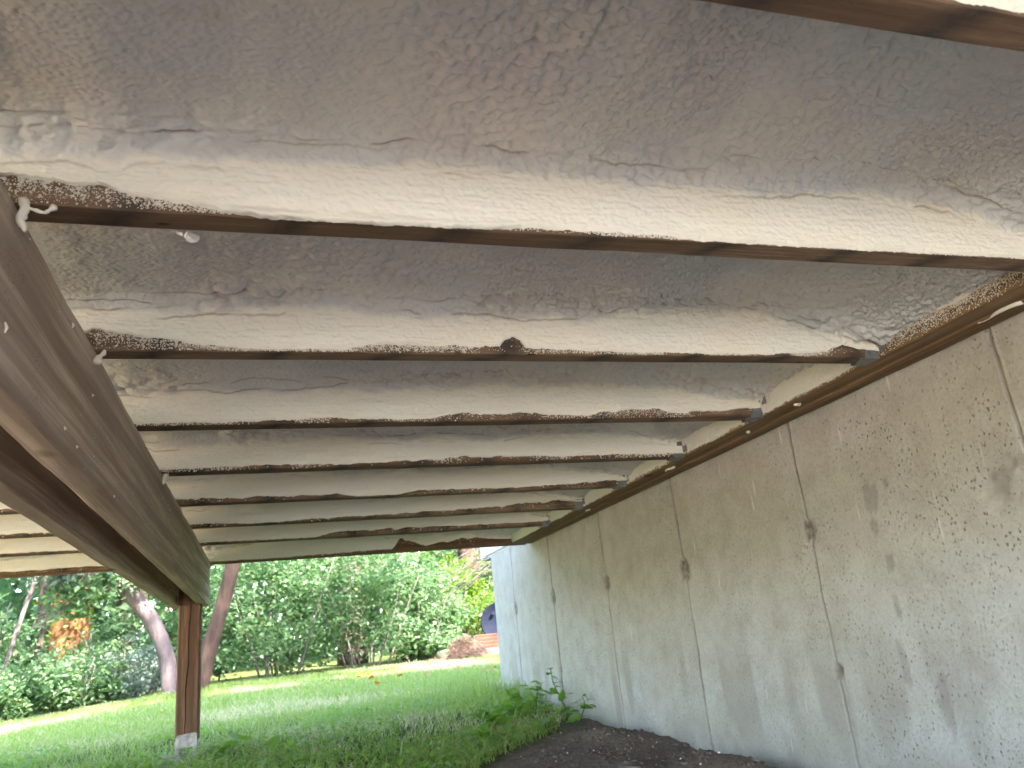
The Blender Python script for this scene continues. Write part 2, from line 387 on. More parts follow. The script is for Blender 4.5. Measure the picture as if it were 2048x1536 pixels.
# ------------------------------------------------------------------ house: foundation wall, siding, roof
house = thing('house', 'house standing on a pitted cast concrete foundation wall to the right of the deck', 'house', (XW+0.1, 2.0, -0.35))
YR = -3.0; YC = 4.632                                                  # far corner of the foundation
SEAM = [1.05, 1.675, 2.325, 2.96, 3.60, 4.22]
ys = np.unique(np.round(np.concatenate([np.linspace(YR, 0.8, 60), np.arange(0.8, YC, 0.0075), [YC]]+[np.arange(q-0.022, q+0.022, 0.0022) for q in SEAM]), 4))
zs = np.concatenate([np.linspace(-0.8, -0.42, 8)[:-1], np.arange(-0.42, 0.4861, 0.0068), [0.488]])
YY, ZZ = np.meshgrid(ys, zs, indexing='ij')
seams = [1.05, 1.675, 2.325, 2.96, 3.60, 4.22]
dx = 0.006*fbm(YY*1.5, ZZ*1.5, 11)+0.0020*fbm(YY*14, ZZ*14, 12)
stain = np.zeros_like(YY)
for i, s in enumerate(seams):
    w = s+0.010*fbm(ZZ*5, ZZ*0+i, 20+i)+0.005*fbm(ZZ*28, ZZ*0+i, 30+i)
    d = YY-w
    amp = 0.45+0.9*vnoise(ZZ*7, ZZ*0+i, 40+i)
    dx = dx-0.0060*amp*np.exp(-(d/0.0030)**2)+0.0014*amp*np.exp(-((d+0.007)/0.004)**2)
    side = np.where(d > 0, 0.0012, -0.0012); dx = dx+side*np.exp(-np.abs(d)/0.06)
    stain = np.maximum(stain, 0.85*np.exp(-(d/(0.0022+0.0035*vnoise(ZZ*9, ZZ*0, 70+i)))**2)*(0.50+0.50*vnoise(ZZ*16, ZZ*0+i, 50+i)))
    for tz, tr in (((0.18+0.012*math.sin(i*2.3), 0.036), (-0.135, 0.020)) if i in (1, 4) else ((0.18+0.012*math.sin(i*2.3), 0.030+0.008*(i % 3)),)):
        ang = np.arctan2(ZZ-tz, YY-s); rr = np.hypot(YY-s-0.002, (ZZ-tz)*0.85)
        rr = rr+0.012*fbm(ang*2.3+i*5, rr*60, 60+i)
        q = tr*(0.75+0.5*_h(np.array([i]), np.array([int(tz*100)]), 3)[0])*(1.0 if i != 3 or tz > 0 else 0.9)
        blob = sstep(q, q*0.45, rr)
        dx = dx-0.007*blob*(0.4+1.2*vnoise(YY*160, ZZ*160, 66))
        stain = np.maximum(stain, blob*(0.35+0.65*vnoise(YY*120, ZZ*120, 67)))
# splash stains with outlines of their own
for (sy, sz, a, b, sk) in ((1.446, 0.222, 0.020, 0.034, 1), (1.425, 0.238, 0.010, 0.016, 2), (1.452, 0.166, 0.009, 0.019, 3), (1.39, 0.245, 0.007, 0.010, 4), (1.43, 0.085, 0.012, 0.022, 5),
                           (1.44, -0.01, 0.010, 0.028, 6), (1.46, -0.12, 0.013, 0.05, 7), (1.37, -0.20, 0.014, 0.06, 8), (1.10, 0.19, 0.030, 0.030, 9)):
    rr = np.hypot((YY-sy)/a, (ZZ-sz)/b)+1.1*fbm(YY*90, ZZ*26, 80+sk)
    stain = np.maximum(stain, 0.36*sstep(1.0, 0.85, rr))
# chipped patch
rr = np.hypot((YY-1.07)/0.10, (ZZ-0.185)/0.055)+1.2*fbm(YY*24, ZZ*24, 99)
chip = sstep(1.0, 0.7, rr); dx = dx-0.006*chip*vnoise(YY*60, ZZ*60, 98); stain = np.maximum(stain, chip*0.5*vnoise(YY*70, ZZ*70, 97))
damp = 0.55*sstep(-0.22, -0.36, ZZ+0.08*fbm(YY*6, ZZ*3, 15))*(0.4+0.9*vnoise(YY*22, ZZ*8, 16))
damp = np.maximum(damp, 0.5*sstep(0.55, 0.75, vnoise(YY*16, ZZ*1.6, 17))*sstep(0.05, -0.25, ZZ))
V = np.stack([XW-dx, YY, ZZ], -1).reshape(-1, 3); F = [gridF(len(ys), len(zs), flip=True)]
n0 = len(V); nz_ = len(zs)
extra = np.array([[XW+0.25, YR, -0.8], [XW+0.25, YC, -0.8], [XW+0.25, YC, 0.488], [XW+0.25, YR, 0.488]])
ends = [(np.arange(nz_)+(len(ys)-1)*nz_)]
tris = []
far_col = ends[0]
q4 = [[n0, n0+1, n0+2, n0+3], [far_col[0], n0+1, n0+2, far_col[-1]], [nz_-1, far_col[-1], n0+2, n0+3]]
me = fmesh('foundation_wall', np.concatenate([V, extra]), F+[np.array(q4)], attrs={'stain': np.concatenate([stain.ravel(), [0]*4]), 'damp': np.concatenate([damp.ravel(), [0]*4])})
link('foundation_wall', me, M['conc'], house)
# the other foundation walls, the framed storey with white siding, and the roof above the deck
b = MB(); b.box((XW+0.252, YC-0.25, -0.8), (5.5, YC-0.004, 0.486)); b.box((5.5, YR, -0.8), (5.75, YC, 0.486)); b.box((XW+0.252, YR, -0.8), (5.5, YR+0.25, 0.486)); b.build('foundation_return', M['conc'], house)
b = MB(); b.box((XW+0.012, YR-0.05, 0.492), (5.7, 2.9, 5.0)); b.box((XW+0.012, 2.902, 0.492), (5.7, 4.826, 2.8)); b.build('wall', M['siding'], house)
b = MB(); b.box((XW+0.004, YR-0.05, 0.4895), (5.7, 4.83, 0.5005)); b.build('sill_trim', M['oldsteel'], house)
bd = None
for i in range(21):
    z0 = 0.512+i*0.105
    if bd is None:
        q = MB(); q.prism([(XW-0.004, 0.0), (XW+0.010, 0.0), (XW+0.010, 0.108), (XW+0.006, 0.108)], 1, YR-0.05, 4.74)
        bd = q.build('siding_board', M['siding'], house); bd.location.z += z0; base_z = bd.location.z
    else:
        c = bd.copy(); COL.objects.link(c); c.location.z = base_z+i*0.105
b = MB(); b.box((XW-0.010, 4.742, 0.503), (XW+0.010, 4.83, 2.8), 0.002); b.build('corner_trim', M['siding'], house)
b = MB(); b.prism([(XW-0.40, 4.9), (3.5, 6.1), (6.2, 4.9), (6.2, 5.05), (3.5, 6.26), (XW-0.40, 5.05)], 1, YR-0.4, 2.95); b.prism([(XW-0.35, 2.72), (3.5, 3.6), (6.1, 2.72), (6.1, 2.85), (3.5, 3.74), (XW-0.35, 2.85)], 1, 2.952, 5.1); b.build('roof', M['roof'], house)

# ------------------------------------------------------------------ unseen pale paving and warm sand, added to bounce sunlight under the deck
m = MB(); m.box((-7.0, -13.0, -0.42), (2.6, -1.9, -0.285), 0.01); tag(m.build('bounce_patio', M['bounce_patio']), kind='structure')
m = MB(); m.box((-7.0, -1.896, -0.42), (-2.4, 4.2, -0.285), 0.01); tag(m.build('bounce_path', M['sand']), kind='structure')
# ------------------------------------------------------------------ deck
deck = thing('deck', 'raised timber deck seen from underneath with cream spray foam between its joists', 'deck', (0.0, 2.0, -0.3))
XL = -1.45
rng = np.random.default_rng(4)
def board(name, ax, a, b, mat, parent, seed, seg=0.05, wob=0.0012, bev=0.003):
    """a sawn board along axis ax from corner a to corner b: eased, slightly wavy edges"""
    a = np.array(a, float); b = np.array(b, float); o = [i for i in range(3) if i != ax]
    t = np.linspace(a[ax], b[ax], max(2, int((b[ax]-a[ax])/seg)+1))
    u0_, u1_, v0_, v1_ = a[o[0]], b[o[0]], a[o[1]], b[o[1]]; e = bev
    ring = [(u0_+e, v0_), (u1_-e, v0_), (u1_-e*0.3, v0_+e*0.3), (u1_, v0_+e), (u1_, v1_-e), (u1_-e, v1_), (u0_+e, v1_), (u0_, v1_-e), (u0_, v0_+e), (u0_+e*0.3, v0_+e*0.3)]
    n = len(ring); V = np.zeros((len(t), n, 3)); V[:, :, ax] = t[:, None]
    for k, (p, q) in enumerate(ring):
        V[:, k, o[0]] = p+wob*2*fbm(t*9, t*0+k*3.3, seed); V[:, k, o[1]] = q+wob*2*fbm(t*9, t*0+k*3.3+50, seed)
    F = [[i*n+k, i*n+(k+1) % n, (i+1)*n+(k+1) % n, (i+1)*n+k] for i in range(len(t)-1) for k in range(n)]
    m = MB(); m.add(V.reshape(-1, 3), F+[list(range(n))[::-1], [(len(t)-1)*n+k for k in range(n)]])
    return m.build(name, mat, parent)
TOP = H+0.184
board('rear_rim_joist', 0, (XL, -0.05, H), (1.256, -0.012, TOP), M['rim'], deck, 900)
joists = []
for k in range(8):
    o = board('joist', 0, (XL, YJ[k], H), (XLED-0.002, YJ[k]+0.038, TOP), M['joist'], deck, 100+k)
    joists.append(o)
board('rim_joist', 0, (XL-0.04, YRIM, H+0.001), (1.256, YRIM+0.036, TOP), M['rim'], deck, 901)
board('side_rim_joist', 1, (XL-0.04, -0.05, H), (XL-0.002, YRIM-0.002, TOP), M['rim'], deck, 902)
board('fascia_board', 0, (XL-0.07, YRIM+0.040, H-0.003), (1.235, YRIM+0.060, TOP+0.02), M['fascia'], deck, 903, wob=0.0004)
board('fascia_board', 1, (XL-0.067, -0.05, H-0.003), (XL-0.044, YRIM+0.038, TOP+0.02), M['fascia'], deck, 904, wob=0.0004)
for i in range(19):
    x0 = XL-0.09+i*0.142
    board('decking_board', 1, (x0, -0.08, TOP+0.003), (min(x0+0.138, XW-0.02), YRIM+0.08, TOP+0.027), M['fascia'], deck, 910+i, seg=0.8, wob=0.0004)
# ledger: two plies against the concrete
led = MB(); ledger = bpy.data.objects.new('ledger', None); COL.objects.link(ledger); ledger.parent = deck; ledger.location = (0, 0, 0); WORLD[ledger.name] = WORLD[deck.name]
board('board', 1, (XLED, -0.010, H-0.001), (XLED+0.052, YRIM-0.003, TOP-0.004), M['ledger'], ledger, 930, wob=0.0016)
board('board', 1, (XLED+0.0535, -0.010, H-0.004), (XW-0.0075, YRIM-0.003, TOP-0.008), M['ledger'], ledger, 931, wob=0.0022)
for (y0, y1, xx) in ((0.93, 1.02, 1.205), (2.14, 2.20, 1.178), (1.50, 1.512, 1.17), (2.86, 2.90, 1.185), (1.74, 1.748, 1.19)):
    n = 9; t = np.linspace(0, 1, n); m = MB()
    P = np.stack([xx+0.004*np.sin(t*7+y0*9), y0+(y1-y0)*t, H-0.003+0*t], 1)
    m.tube(P, 0.0045*(0.4+0.8*vnoise(t*5, t*0, int(y0*100))), 7); m.build('foam_smear', M['crumb'], ledger, True)

# beam: two boards with the post between them
beam = bpy.data.objects.new('beam', None); COL.objects.link(beam); beam.parent = deck; beam.location = (0, 0, 0); WORLD[beam.name] = WORLD[deck.name]
ZB = 0.2735
board('beam_board', 1, (XB0, -0.09, ZB), (XB1, 3.755, H-0.001), M['beam'], beam, 940, wob=0.0022, bev=0.004)
board('beam_board', 1, (-0.381, -0.09, ZB-0.002), (-0.343, 3.755, H-0.001), M['beam'], beam, 941, wob=0.0018, bev=0.004)
m = MB()
for (y, z, l) in ((0.798, 0.328, 0.010), (1.05, 0.436, 0.006), (1.193, 0.389, 0.003), (1.627, 0.385, 0.004), (1.05, 0.30, 0.004), (1.4, 0.285, 0.004), (1.12, 0.295, 0.003)):
    m.tube([(XB1+0.0015, y, z+l/2), (XB1+0.003, y+0.001, z), (XB1+0.0015, y+0.002, z-l/2)], [0.0008, 0.0016, 0.0008], 6)
r2 = np.random.default_rng(8)
for i in range(45):
    y = r2.uniform(0.7, 3.6); z = r2.uniform(ZB+0.002, H-0.004); q = r2.uniform(0.0004, 0.0011)
    m.tube([(XB1+0.0004, y, z+q), (XB1+0.0012, y, z-q)], [q, q*0.6], 5)
tag(m.build('foam_fleck', M['crumb'], beam, True), kind='stuff')

# post: 4x4 with a long drying check, notched round the beam
post = bpy.data.objects.new('post', None); COL.objects.link(post); post.parent = deck; post.location = (0, 0, 0); WORLD[post.name] = WORLD[deck.name]
x0, x1, y0, y1 = -0.3425, -0.2575, 3.575, 3.664; e = 0.005
zt = np.linspace(-0.236, ZB-0.003, 26); V = []
for z in zt:
    c = -0.303+0.006*math.sin(z*5)+0.002*math.sin(z*31); w = 0.0014*(0.25+1.3*math.exp(-((z-0.0)/0.25)**2)); dp = 0.022
    V += [(x0+e, y0, z), (c-w, y0, z), (c, y0+dp, z), (c+w, y0, z), (x1-e, y0, z), (x1, y0+e, z), (x1, y1-e, z), (x1-e, y1, z), (x0+e, y1, z), (x0, y1-e, z), (x0, y0+e, z)]
n = 11; F = [(i*n+k, i*n+(k+1) % n, (i+1)*n+(k+1) % n, (i+1)*n+k) for i in range(len(zt)-1) for k in range(n)]
m = MB(); m.add(V, F+[list(range(n))[::-1], [(len(zt)-1)*n+k for k in range(n)]])
m.box((x0+0.001, y0+0.001, ZB-0.0025), (XB0-0.001, y1-0.001, H-0.003)); m.build('post_timber', M['post'], post)
m = MB(); m.prism([(x0+0.003, -0.266), (x0+0.016, -0.268), (x0+0.018, -0.262), (x1-0.024, -0.258), (x1-0.004, -0.262), (x1-0.004, -0.215), (x1-0.010, -0.209), (x0+0.012, -0.214), (x0+0.004, -0.222)], 1, y0-0.0035, y0-0.0008)
m.box((x0+0.002, y0-0.003, -0.2405), (x1-0.002, y1, -0.2375)); m.box((x0+0.002, y0-0.002, -0.284), (x0+0.018, y1-0.004, -0.2408), 0.002); m.box((x1-0.020, y0-0.002, -0.284), (x1-0.002, y1-0.004, -0.2408), 0.002)
for (xx, zz) in ((x0+0.018, -0.228), (x0+0.045, -0.231), (x1-0.02, -0.226)): m.tube([(xx, y0-0.0055, zz), (xx, y0-0.003, zz)], [0.0035, 0.0042], 8)
m.build('post_base', M['oldsteel'], post)

# joist hangers on the ledger
for k in range(8):
    y = YJ[k]; xa = XLED-0.048
    m = MB(); t = 0.0016
    m.prism([(xa, y-t), (xa+0.02, y+0.038+t), (XLED-0.002, y+0.038+t), (XLED-0.002, y-t)], 2, H-0.0035, H-0.0018)     # seat, skewed front edge
    side = [(xa+0.012, H-0.003), (xa+0.018, H+0.018), (xa+0.030, H+0.035), (xa+0.030, H+0.050), (xa+0.034, H+0.062), (XLED-0.0015, H+0.062), (XLED-0.0015, H-0.003)]
    m.prism(side, 1, y-0.0030, y-0.0012); m.prism(side, 1, y+0.0392, y+0.041)
    m.box((XLED-0.0032, y-0.026, H+0.010), (XLED-0.0014, y-0.003, H+0.055)); m.box((XLED-0.0032, y+0.041, H+0.010), (XLED-0.0014, y+0.064, H+0.055))
    for zz in (0.040,): m.tube([(xa+0.036, y-0.006, H+zz), (xa+0.036, y-0.003, H+zz)], [0.0035, 0.0042], 8)
    m.build('joist_hanger', M['steel'], joists[k])

# ------------------------------------------------------------------ spray foam, one skin per joist bay
EDGE = {  # bare strip above the joist's lower edge: (x, height)
    0: [(-1.4, 0.004), (1.15, 0.002)],
    1: [(-1.4, 0.01), (-0.26, 0.036), (-0.16, 0.022), (-0.06, 0.006), (0.0, -0.002), (0.25, 0.0), (0.30, 0.006), (0.48, 0.006), (0.52, 0.001), (0.8, 0.001), (1.15, 0.003)],
    2: [(-1.4, 0.01), (-0.23, 0.028), (-0.12, 0.014), (-0.02, 0.004), (0.12, 0.005), (0.16, 0.013), (0.375, 0.012), (0.385, 0.026), (0.40, 0.032), (0.412, 0.026), (0.42, 0.012), (0.5, 0.008), (0.6, 0.005), (0.9, 0.004), (1.03, 0.010), (1.08, 0.035), (1.15, 0.035)],
    3: [(-1.4, 0.01), (-0.2, 0.005), (-0.02, 0.006), (0.12, 0.014), (0.17, 0.008), (0.32, 0.006), (0.42, 0.018), (0.58, 0.014), (0.68, 0.008), (0.80, 0.024), (0.86, 0.022), (0.92, 0.012), (1.02, 0.014), (1.15, 0.02)],
    4: [(-1.4, 0.01), (-0.2, 0.010), (0.05, 0.016), (0.2, 0.010), (0.45, 0.018), (0.5, 0.022), (0.7, 0.016), (0.95, 0.014), (1.15, 0.01)],
    5: [(-1.4, 0.008), (-0.2, 0.024), (0.2, 0.020), (0.26, 0.004), (0.38, 0.004), (0.45, 0.020), (0.7, 0.014), (0.95, 0.024), (1.15, 0.03)],
    6: [(-1.4, 0.008), (-0.2, 0.018), (-0.05, 0.005), (0.1, 0.012), (0.4, 0.018), (0.75, 0.03), (0.95, 0.046), (1.15, 0.05)],
    7: [(-1.4, 0.01), (-0.2, 0.012), (0.18, 0.006), (0.24, 0.03), (0.5, 0.034), (0.8, 0.03), (1.0, 0.024), (1.15, 0.03)],
    8: [(-1.4, 0.02), (-0.6, 0.02), (-0.2, 0.006), (0.1, 0.004), (0.4, 0.012), (0.56, 0.014), (0.60, 0.058), (0.64, 0.050), (0.72, 0.022), (0.85, 0.040), (0.95, 0.046), (1.02, 0.085), (1.15, 0.09)],
}
def octa(C, Rr, flat, nrm_axis):
    n = len(C); D = np.array([[1, 0, 0], [-1, 0, 0], [0, 1, 0], [0, -1, 0], [0, 0, 1], [0, 0, -1]], float)
    D[:, nrm_axis] *= flat
    V = (C[:, None, :]+D[None]*Rr[:, None, None]).reshape(-1, 3)
    f = np.array([[0, 2, 4], [2, 1, 4], [1, 3, 4], [3, 0, 4], [2, 0, 5], [1, 2, 5], [3, 1, 5], [0, 3, 5]])
    return V, (np.arange(n)[:, None, None]*6+f[None]).reshape(-1, 3)
def foam_bay(k, y_near, y_far, dxf, duf, label=None):
    """k = index of the joist (8 = rim) whose camera-side face this bay ends on"""
    sd_ = 1000+37*k
    x = np.concatenate([np.arange(XL+0.002, -0.42, max(dxf, 0.008)), np.arange(-0.42, XLED-0.001, dxf), [XLED-0.001]])
    W = y_far-y_near
    # arc-length parameter rows
    zc = H+0.106+0.022*fbm(x*3.1, x*0, sd_)+0.010*fbm(x*9, x*0, sd_+1)
    zc = zc-(0.078 if k == 2 else 0.06)*sstep(0.90, 1.145, x)
    zc = zc-0.018*sstep(-0.02, -0.24, x)*sstep(-0.42, -0.24, x)
    Rf = (0.042+0.028*fbm(x*4, x*0, sd_+2)+0.012*fbm(x*15, x*0, sd_+22))*(1-0.55*sstep(0.95, 1.145, x)); Rn = 0.045-0.025*sstep(0.95, 1.145, x)
    ed = EDGE.get(k, EDGE[0]); ex = np.interp(x, [p[0] for p in ed], [p[1] for p in ed])*{4: 0.8, 5: 0.6, 6: 0.6, 7: 0.6, 8: 0.85}.get(k, 1.0)
    ex = ex+0.35*np.maximum(ex, 0.003)*2*fbm(x*30, x*0, sd_+3)+0.0035*fbm(x*120, x*0, sd_+4)+0.002*fbm(x*400, x*0, sd_+44)
    L1 = 0.12; n1 = max(8, int(0.085/duf)); nf = max(8, int(0.075/duf)); nc = max(10, int((W-0.09)/duf)); nn = max(5, int(0.06/max(duf, 0.005)))
    rows_y = []; rows_z = []; ny = []; nz = []; uu = []
    V1 = zc-Rf
    for i in range(n1):
        t = i/(n1-1); rows_z.append(H+ex+(V1-H-ex)*t); rows_y.append(np.full_like(x, y_far)); ny.append(np.full_like(x, -1)); nz.append(np.full_like(x, 0)); uu.append(rows_z[-1]-H)
    for i in range(1, nf+1):
        a = (i/nf)*math.pi/2; rows_y.append(y_far-Rf+Rf*math.cos(a)); rows_z.append(V1+Rf*math.sin(a)); ny.append(np.full_like(x, -math.cos(a))); nz.append(np.full_like(x, -math.sin(a))); uu.append(V1-H+Rf*a)
    uc0 = uu[-1]; ya = y_far-Rf; yb = y_near+Rn
    for i in range(1, nc+1):
        t = i/nc; rows_y.append(ya+(yb-ya)*t); rows_z.append(zc+0.0*x); ny.append(0*x); nz.append(0*x-1); uu.append(uc0+(ya-yb)*t)
    for i in range(1, nn+1):
        a = (i/nn)*math.pi/2; rows_y.append(yb-Rn*math.sin(a)); rows_z.append(zc-Rn+Rn*math.cos(a)); ny.append(0*x+math.sin(a)); nz.append(0*x-math.cos(a)); uu.append(uu[-1]+0.007)
    rows_y.append(y_near+0*x); rows_z.append(0*x+H+0.03); ny.append(0*x+1); nz.append(0*x); uu.append(uu[-1]+0.03)
    Y = np.stack(rows_y, 1); Z = np.stack(rows_z, 1); NY = np.stack(ny, 1); NZ = np.stack(nz, 1); U = np.stack(uu, 1); X = np.repeat(x[:, None], Y.shape[1], 1)
    row = np.arange(Y.shape[1])[None, :]+0*X
    onface = sstep(n1+nf*0.35, n1-2, row)                   # 1 on the joist face, 0 on the ceiling
    ceil = 1-onface
    lit_tone = sstep(0.012, -0.006, (U-(V1-H)[:, None])-0.012-0.030*fbm(X*2.3, X*0, sd_+14)-0.02*fbm(X*13, U*9, sd_+79)-0.010*fbm(X*60, U*60, sd_+80))  # lighter tone painted on the joist faces, which catch more light
    t_edge = 0.0045*sstep(0, 3, row)
    wx = X+0.010*fbm(X*30, U*30, sd_+5); wu = U+0.010*fbm(X*30, U*30, sd_+6)
    d = 0.010*fbm(X*9, U*9, sd_+7)*ceil+0.0016*fbm(X*22, U*22, sd_+8)
    f1, f2 = worley(wx*88, wu*104, sd_); size = vnoise(X*6, U*6, sd_+10)
    g1, g2 = worley(wx*52, wu*66, sd_+200)
    kind = 0.15+0.7*sstep(0.25, 0.75, vnoise(X*4.5, U*5.5, sd_+11))   # raised cells in places, scalloped ridges in others
    lump = -(f1**1.6)*1.35; scal = -np.minimum((f2-f1)*1.25, 0.7)
    cells = lump*(1-kind)+scal*kind
    coarse = -(g1**1.7)*1.3*(1-kind)-np.minimum((g2-g1)*1.2, 0.7)*kind
    amp = (0.85+0.30*vnoise(X*3.3, U*4, sd_+12))*(0.10+0.90*sstep(-0.12, 0.42, X+0.25*(vnoise(X*3, U*5, sd_+78)-0.5)))
    d = d+ceil*amp*(0.0115*cells+0.0110*coarse*(0.35+0.65*sstep(0.30, 0.70, size)))+ceil*0.0035*fbm(X*60, U*70, sd_+77)*(0.4+sstep(0, 0.4, X))
    # bigger popped lumps rolled up where ceiling foam meets the joist
    uf = U-(V1-H)[:, None]
    corner = np.exp(-((uf-0.040)/0.032)**2)*sstep(0.38, 0.62, vnoise(X*5.0, U*0+k, sd_+13))
    b1, b2 = worley(wx*42, wu*58, sd_+300)
    d = d+corner*(0.45 if k == 1 else 1.0)*(0.020*np.sqrt(np.clip(0.72-b1, 0, 1))-0.004)
    # overlapping passes: low ledges with a dark crease under them
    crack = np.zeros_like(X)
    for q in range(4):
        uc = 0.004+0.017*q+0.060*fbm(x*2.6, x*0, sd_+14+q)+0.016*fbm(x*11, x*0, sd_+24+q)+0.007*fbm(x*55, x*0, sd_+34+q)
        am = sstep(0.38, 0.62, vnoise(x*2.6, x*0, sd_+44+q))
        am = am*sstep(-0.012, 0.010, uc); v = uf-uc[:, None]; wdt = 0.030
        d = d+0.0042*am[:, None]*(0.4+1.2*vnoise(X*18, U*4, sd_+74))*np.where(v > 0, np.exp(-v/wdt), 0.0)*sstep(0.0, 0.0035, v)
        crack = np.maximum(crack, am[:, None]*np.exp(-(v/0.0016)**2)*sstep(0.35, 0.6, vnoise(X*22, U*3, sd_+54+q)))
    # thin coat on the joist: faint horizontal passes
    d = d+onface*(0.0022*fbm(X*22, U*330, sd_+15, 2)+0.0026*fbm(X*150, U*190, sd_+16, 3)+0.0030*fbm(X*40, U*60, sd_+18))
    if k == 1:                                              # thick curled lip along the left half
        lip = sstep(-0.10, -0.04, X)*sstep(0.36, 0.22, X)*sstep(0.012, 0.0, U-ex[:, None])*sstep(-0.5, 2, row)
        d = d+lip*(0.002+0.008*vnoise(X*42, U*30, 5)); Z = Z-lip*0.004*vnoise(X*70, U*0, 6)
    d = d+t_edge
    Y2 = np.minimum(Y+NY*d, y_far-0.0006); Z2 = Z+NZ*d
    Y2[:, 0] = y_far-0.0004
    # the bay's foam turns down on to the ledger
    V = np.stack([X, Y2, Z2], -1).reshape(-1, 3); F = [gridF(len(x), Y.shape[1])]; cr = crack.ravel()
    yy = np.arange(y_near+0.002, y_far-0.003, max(dxf, 0.003)); nzr = max(10, int(0.11/max(duf, 0.003)))
    e2 = (0.030 if k == 2 else 0.007)+0.010*fbm(yy*12, yy*0, sd_+60)+0.004*fbm(yy*70, yy*0, sd_+61)
    if k == 8: e2 = e2*0.6
    zz = (H+np.maximum(e2, 0.001))[:, None]+(0.125-np.maximum(e2, 0.001))[:, None]*np.linspace(0, 1, nzr)[None]
    YYy = np.repeat(yy[:, None], nzr, 1)
    dd = 0.0035*sstep(0, 2, np.arange(nzr))[None]+0.005*fbm(YYy*75, zz*75, sd_+62)+0.008*fbm(YYy*16, zz*16, sd_+63)
    dd = np.maximum(dd, 0.0004)+0.004*sstep(H+0.03, H+0.06, zz)
    V2 = np.stack([XLED-dd, YYy, zz], -1).reshape(-1, 3)
    F.append(gridF(len(yy), nzr, off=len(V)))
    me = fmesh('spray_foam', np.concatenate([V, V2]), F, attrs={'crack': np.concatenate([cr, np.zeros(len(V2))]), 'lit_tone': np.concatenate([lit_tone.ravel(), np.full(len(V2), 0.45)])})
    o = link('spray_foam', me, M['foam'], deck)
    if label: o['label'] = label
    # overspray specks on the bare wood
    r = np.random.default_rng(sd_); scale = {1: 1.0, 2: 0.9, 3: 0.6, 4: 0.5}.get(k, 0.08)
    N = int(15000*scale*(1.0 if k in (1, 2, 3, 8) else 0.6))
    sx = np.concatenate([r.uniform(-1.0, 1.14, N//2), r.uniform(-0.24, 1.14, N//2)]); e_ = np.interp(sx, x, ex)
    gap = np.abs(r.normal(0, 1, N))*(0.0035+0.35*np.maximum(e_, 0)); sz = e_-gap+0.001
    left = sstep(0.02, -0.2, sx); dens = 0.05+1.1*sstep(0.35, 0.7, vnoise(sx*11, sx*0, sd_+70))+left
    keep = (sz > 0.0015) & (r.uniform(0, 1.3, N) < dens)
    sx, sz = sx[keep], sz[keep]; C = np.stack([sx, np.full_like(sx, y_far-0.0004), H+sz], 1)
    rad = np.clip(0.0007*np.exp(r.normal(0, 0.5, len(C))), 0.0003, 0.0024)*(1 if k <= 3 else 1.35)
    if 1 <= k <= 6:                                         # dense overspray on the ledger of this bay
        n = 2600 if k == 2 else 700; y_ = r.uniform(y_near, y_far, n); ee = np.interp(y_, yy, e2); z_ = ee*((1.15 if k == 2 else 1.5)-np.abs(r.normal(0, 0.5, n))); ok = z_ > 0.001
        C = np.concatenate([C, np.stack([np.full(ok.sum(), XLED-0.0005), y_[ok], H+z_[ok]], 1)]); rad = np.concatenate([rad, r.uniform(0.0007, 0.0017, ok.sum())])
    if len(C):
        Vs, Fs = octa(C, rad, 0.8, 1); tag(link('foam_speck', fmesh('foam_speck', Vs, Fs), M['crumb'], o), kind='stuff')
    return o
foams = []
foams.append(foam_bay(0, -0.010, YJ[0], 0.004, 0.004))
res = {1: (0.0021, 0.0021), 2: (0.0024, 0.0022), 3: (0.0032, 0.0026), 4: (0.004, 0.003), 5: (0.005, 0.0035), 6: (0.006, 0.004), 7: (0.006, 0.004), 8: (0.006, 0.004)}
names = {1: 'wide near foam bay with rippled grey ceiling and bright cream joist face', 2: 'second foam bay with a knot showing through its cream edge'}
for k in range(1, 9):
    yn = YJ[k-1]+0.038; yf = YJ[k] if k < 8 else YRIM
    foams.append(foam_bay(k, yn, yf, *res[k], label=names.get(k)))
# loose strings and blobs of foam hanging at the beam
def blob(name, pts, rad, parent, seed):
    P = np.asarray(pts, float); m = MB(); n = 14; t = np.linspace(0, 1, n); src = np.linspace(0, 1, len(P))
    Q = np.stack([np.interp(t, src, P[:, i]) for i in range(3)], 1)+0.002*np.stack([fbm(t*6, t*0+i, seed+i) for i in range(3)], 1)*2
    m.tube(Q, np.interp(t, src, rad)*(0.7+0.7*vnoise(t*9, t*0, seed)), 9); return m.build(name, M['crumb'], parent, True)
blob('foam_string', [(-0.232, 0.797, 0.462), (-0.226, 0.787, 0.450), (-0.231, 0.79, 0.436), (-0.224, 0.79, 0.425)], [0.004, 0.0045, 0.004, 0.002], foams[1], 1)
blob('foam_string', [(-0.226, 0.787, 0.450), (-0.210, 0.79, 0.447), (-0.203, 0.792, 0.455)], [0.002, 0.0013, 0.003], foams[1], 2)
blob('foam_string', [(-0.10, 0.842, 0.466), (-0.086, 0.845, 0.460), (-0.078, 0.842, 0.457)], [0.0025, 0.003, 0.008], foams[2], 3)
blob('foam_string', [(-0.225, 1.20, 0.459), (-0.230, 1.196, 0.448), (-0.234, 1.19, 0.436)], [0.002, 0.004, 0.005], foams[2], 4)
blob('foam_string', [(-0.232, 2.03, 0.462), (-0.234, 2.02, 0.448), (-0.235, 2.02, 0.436)], [0.006, 0.007, 0.003], foams[4], 5)

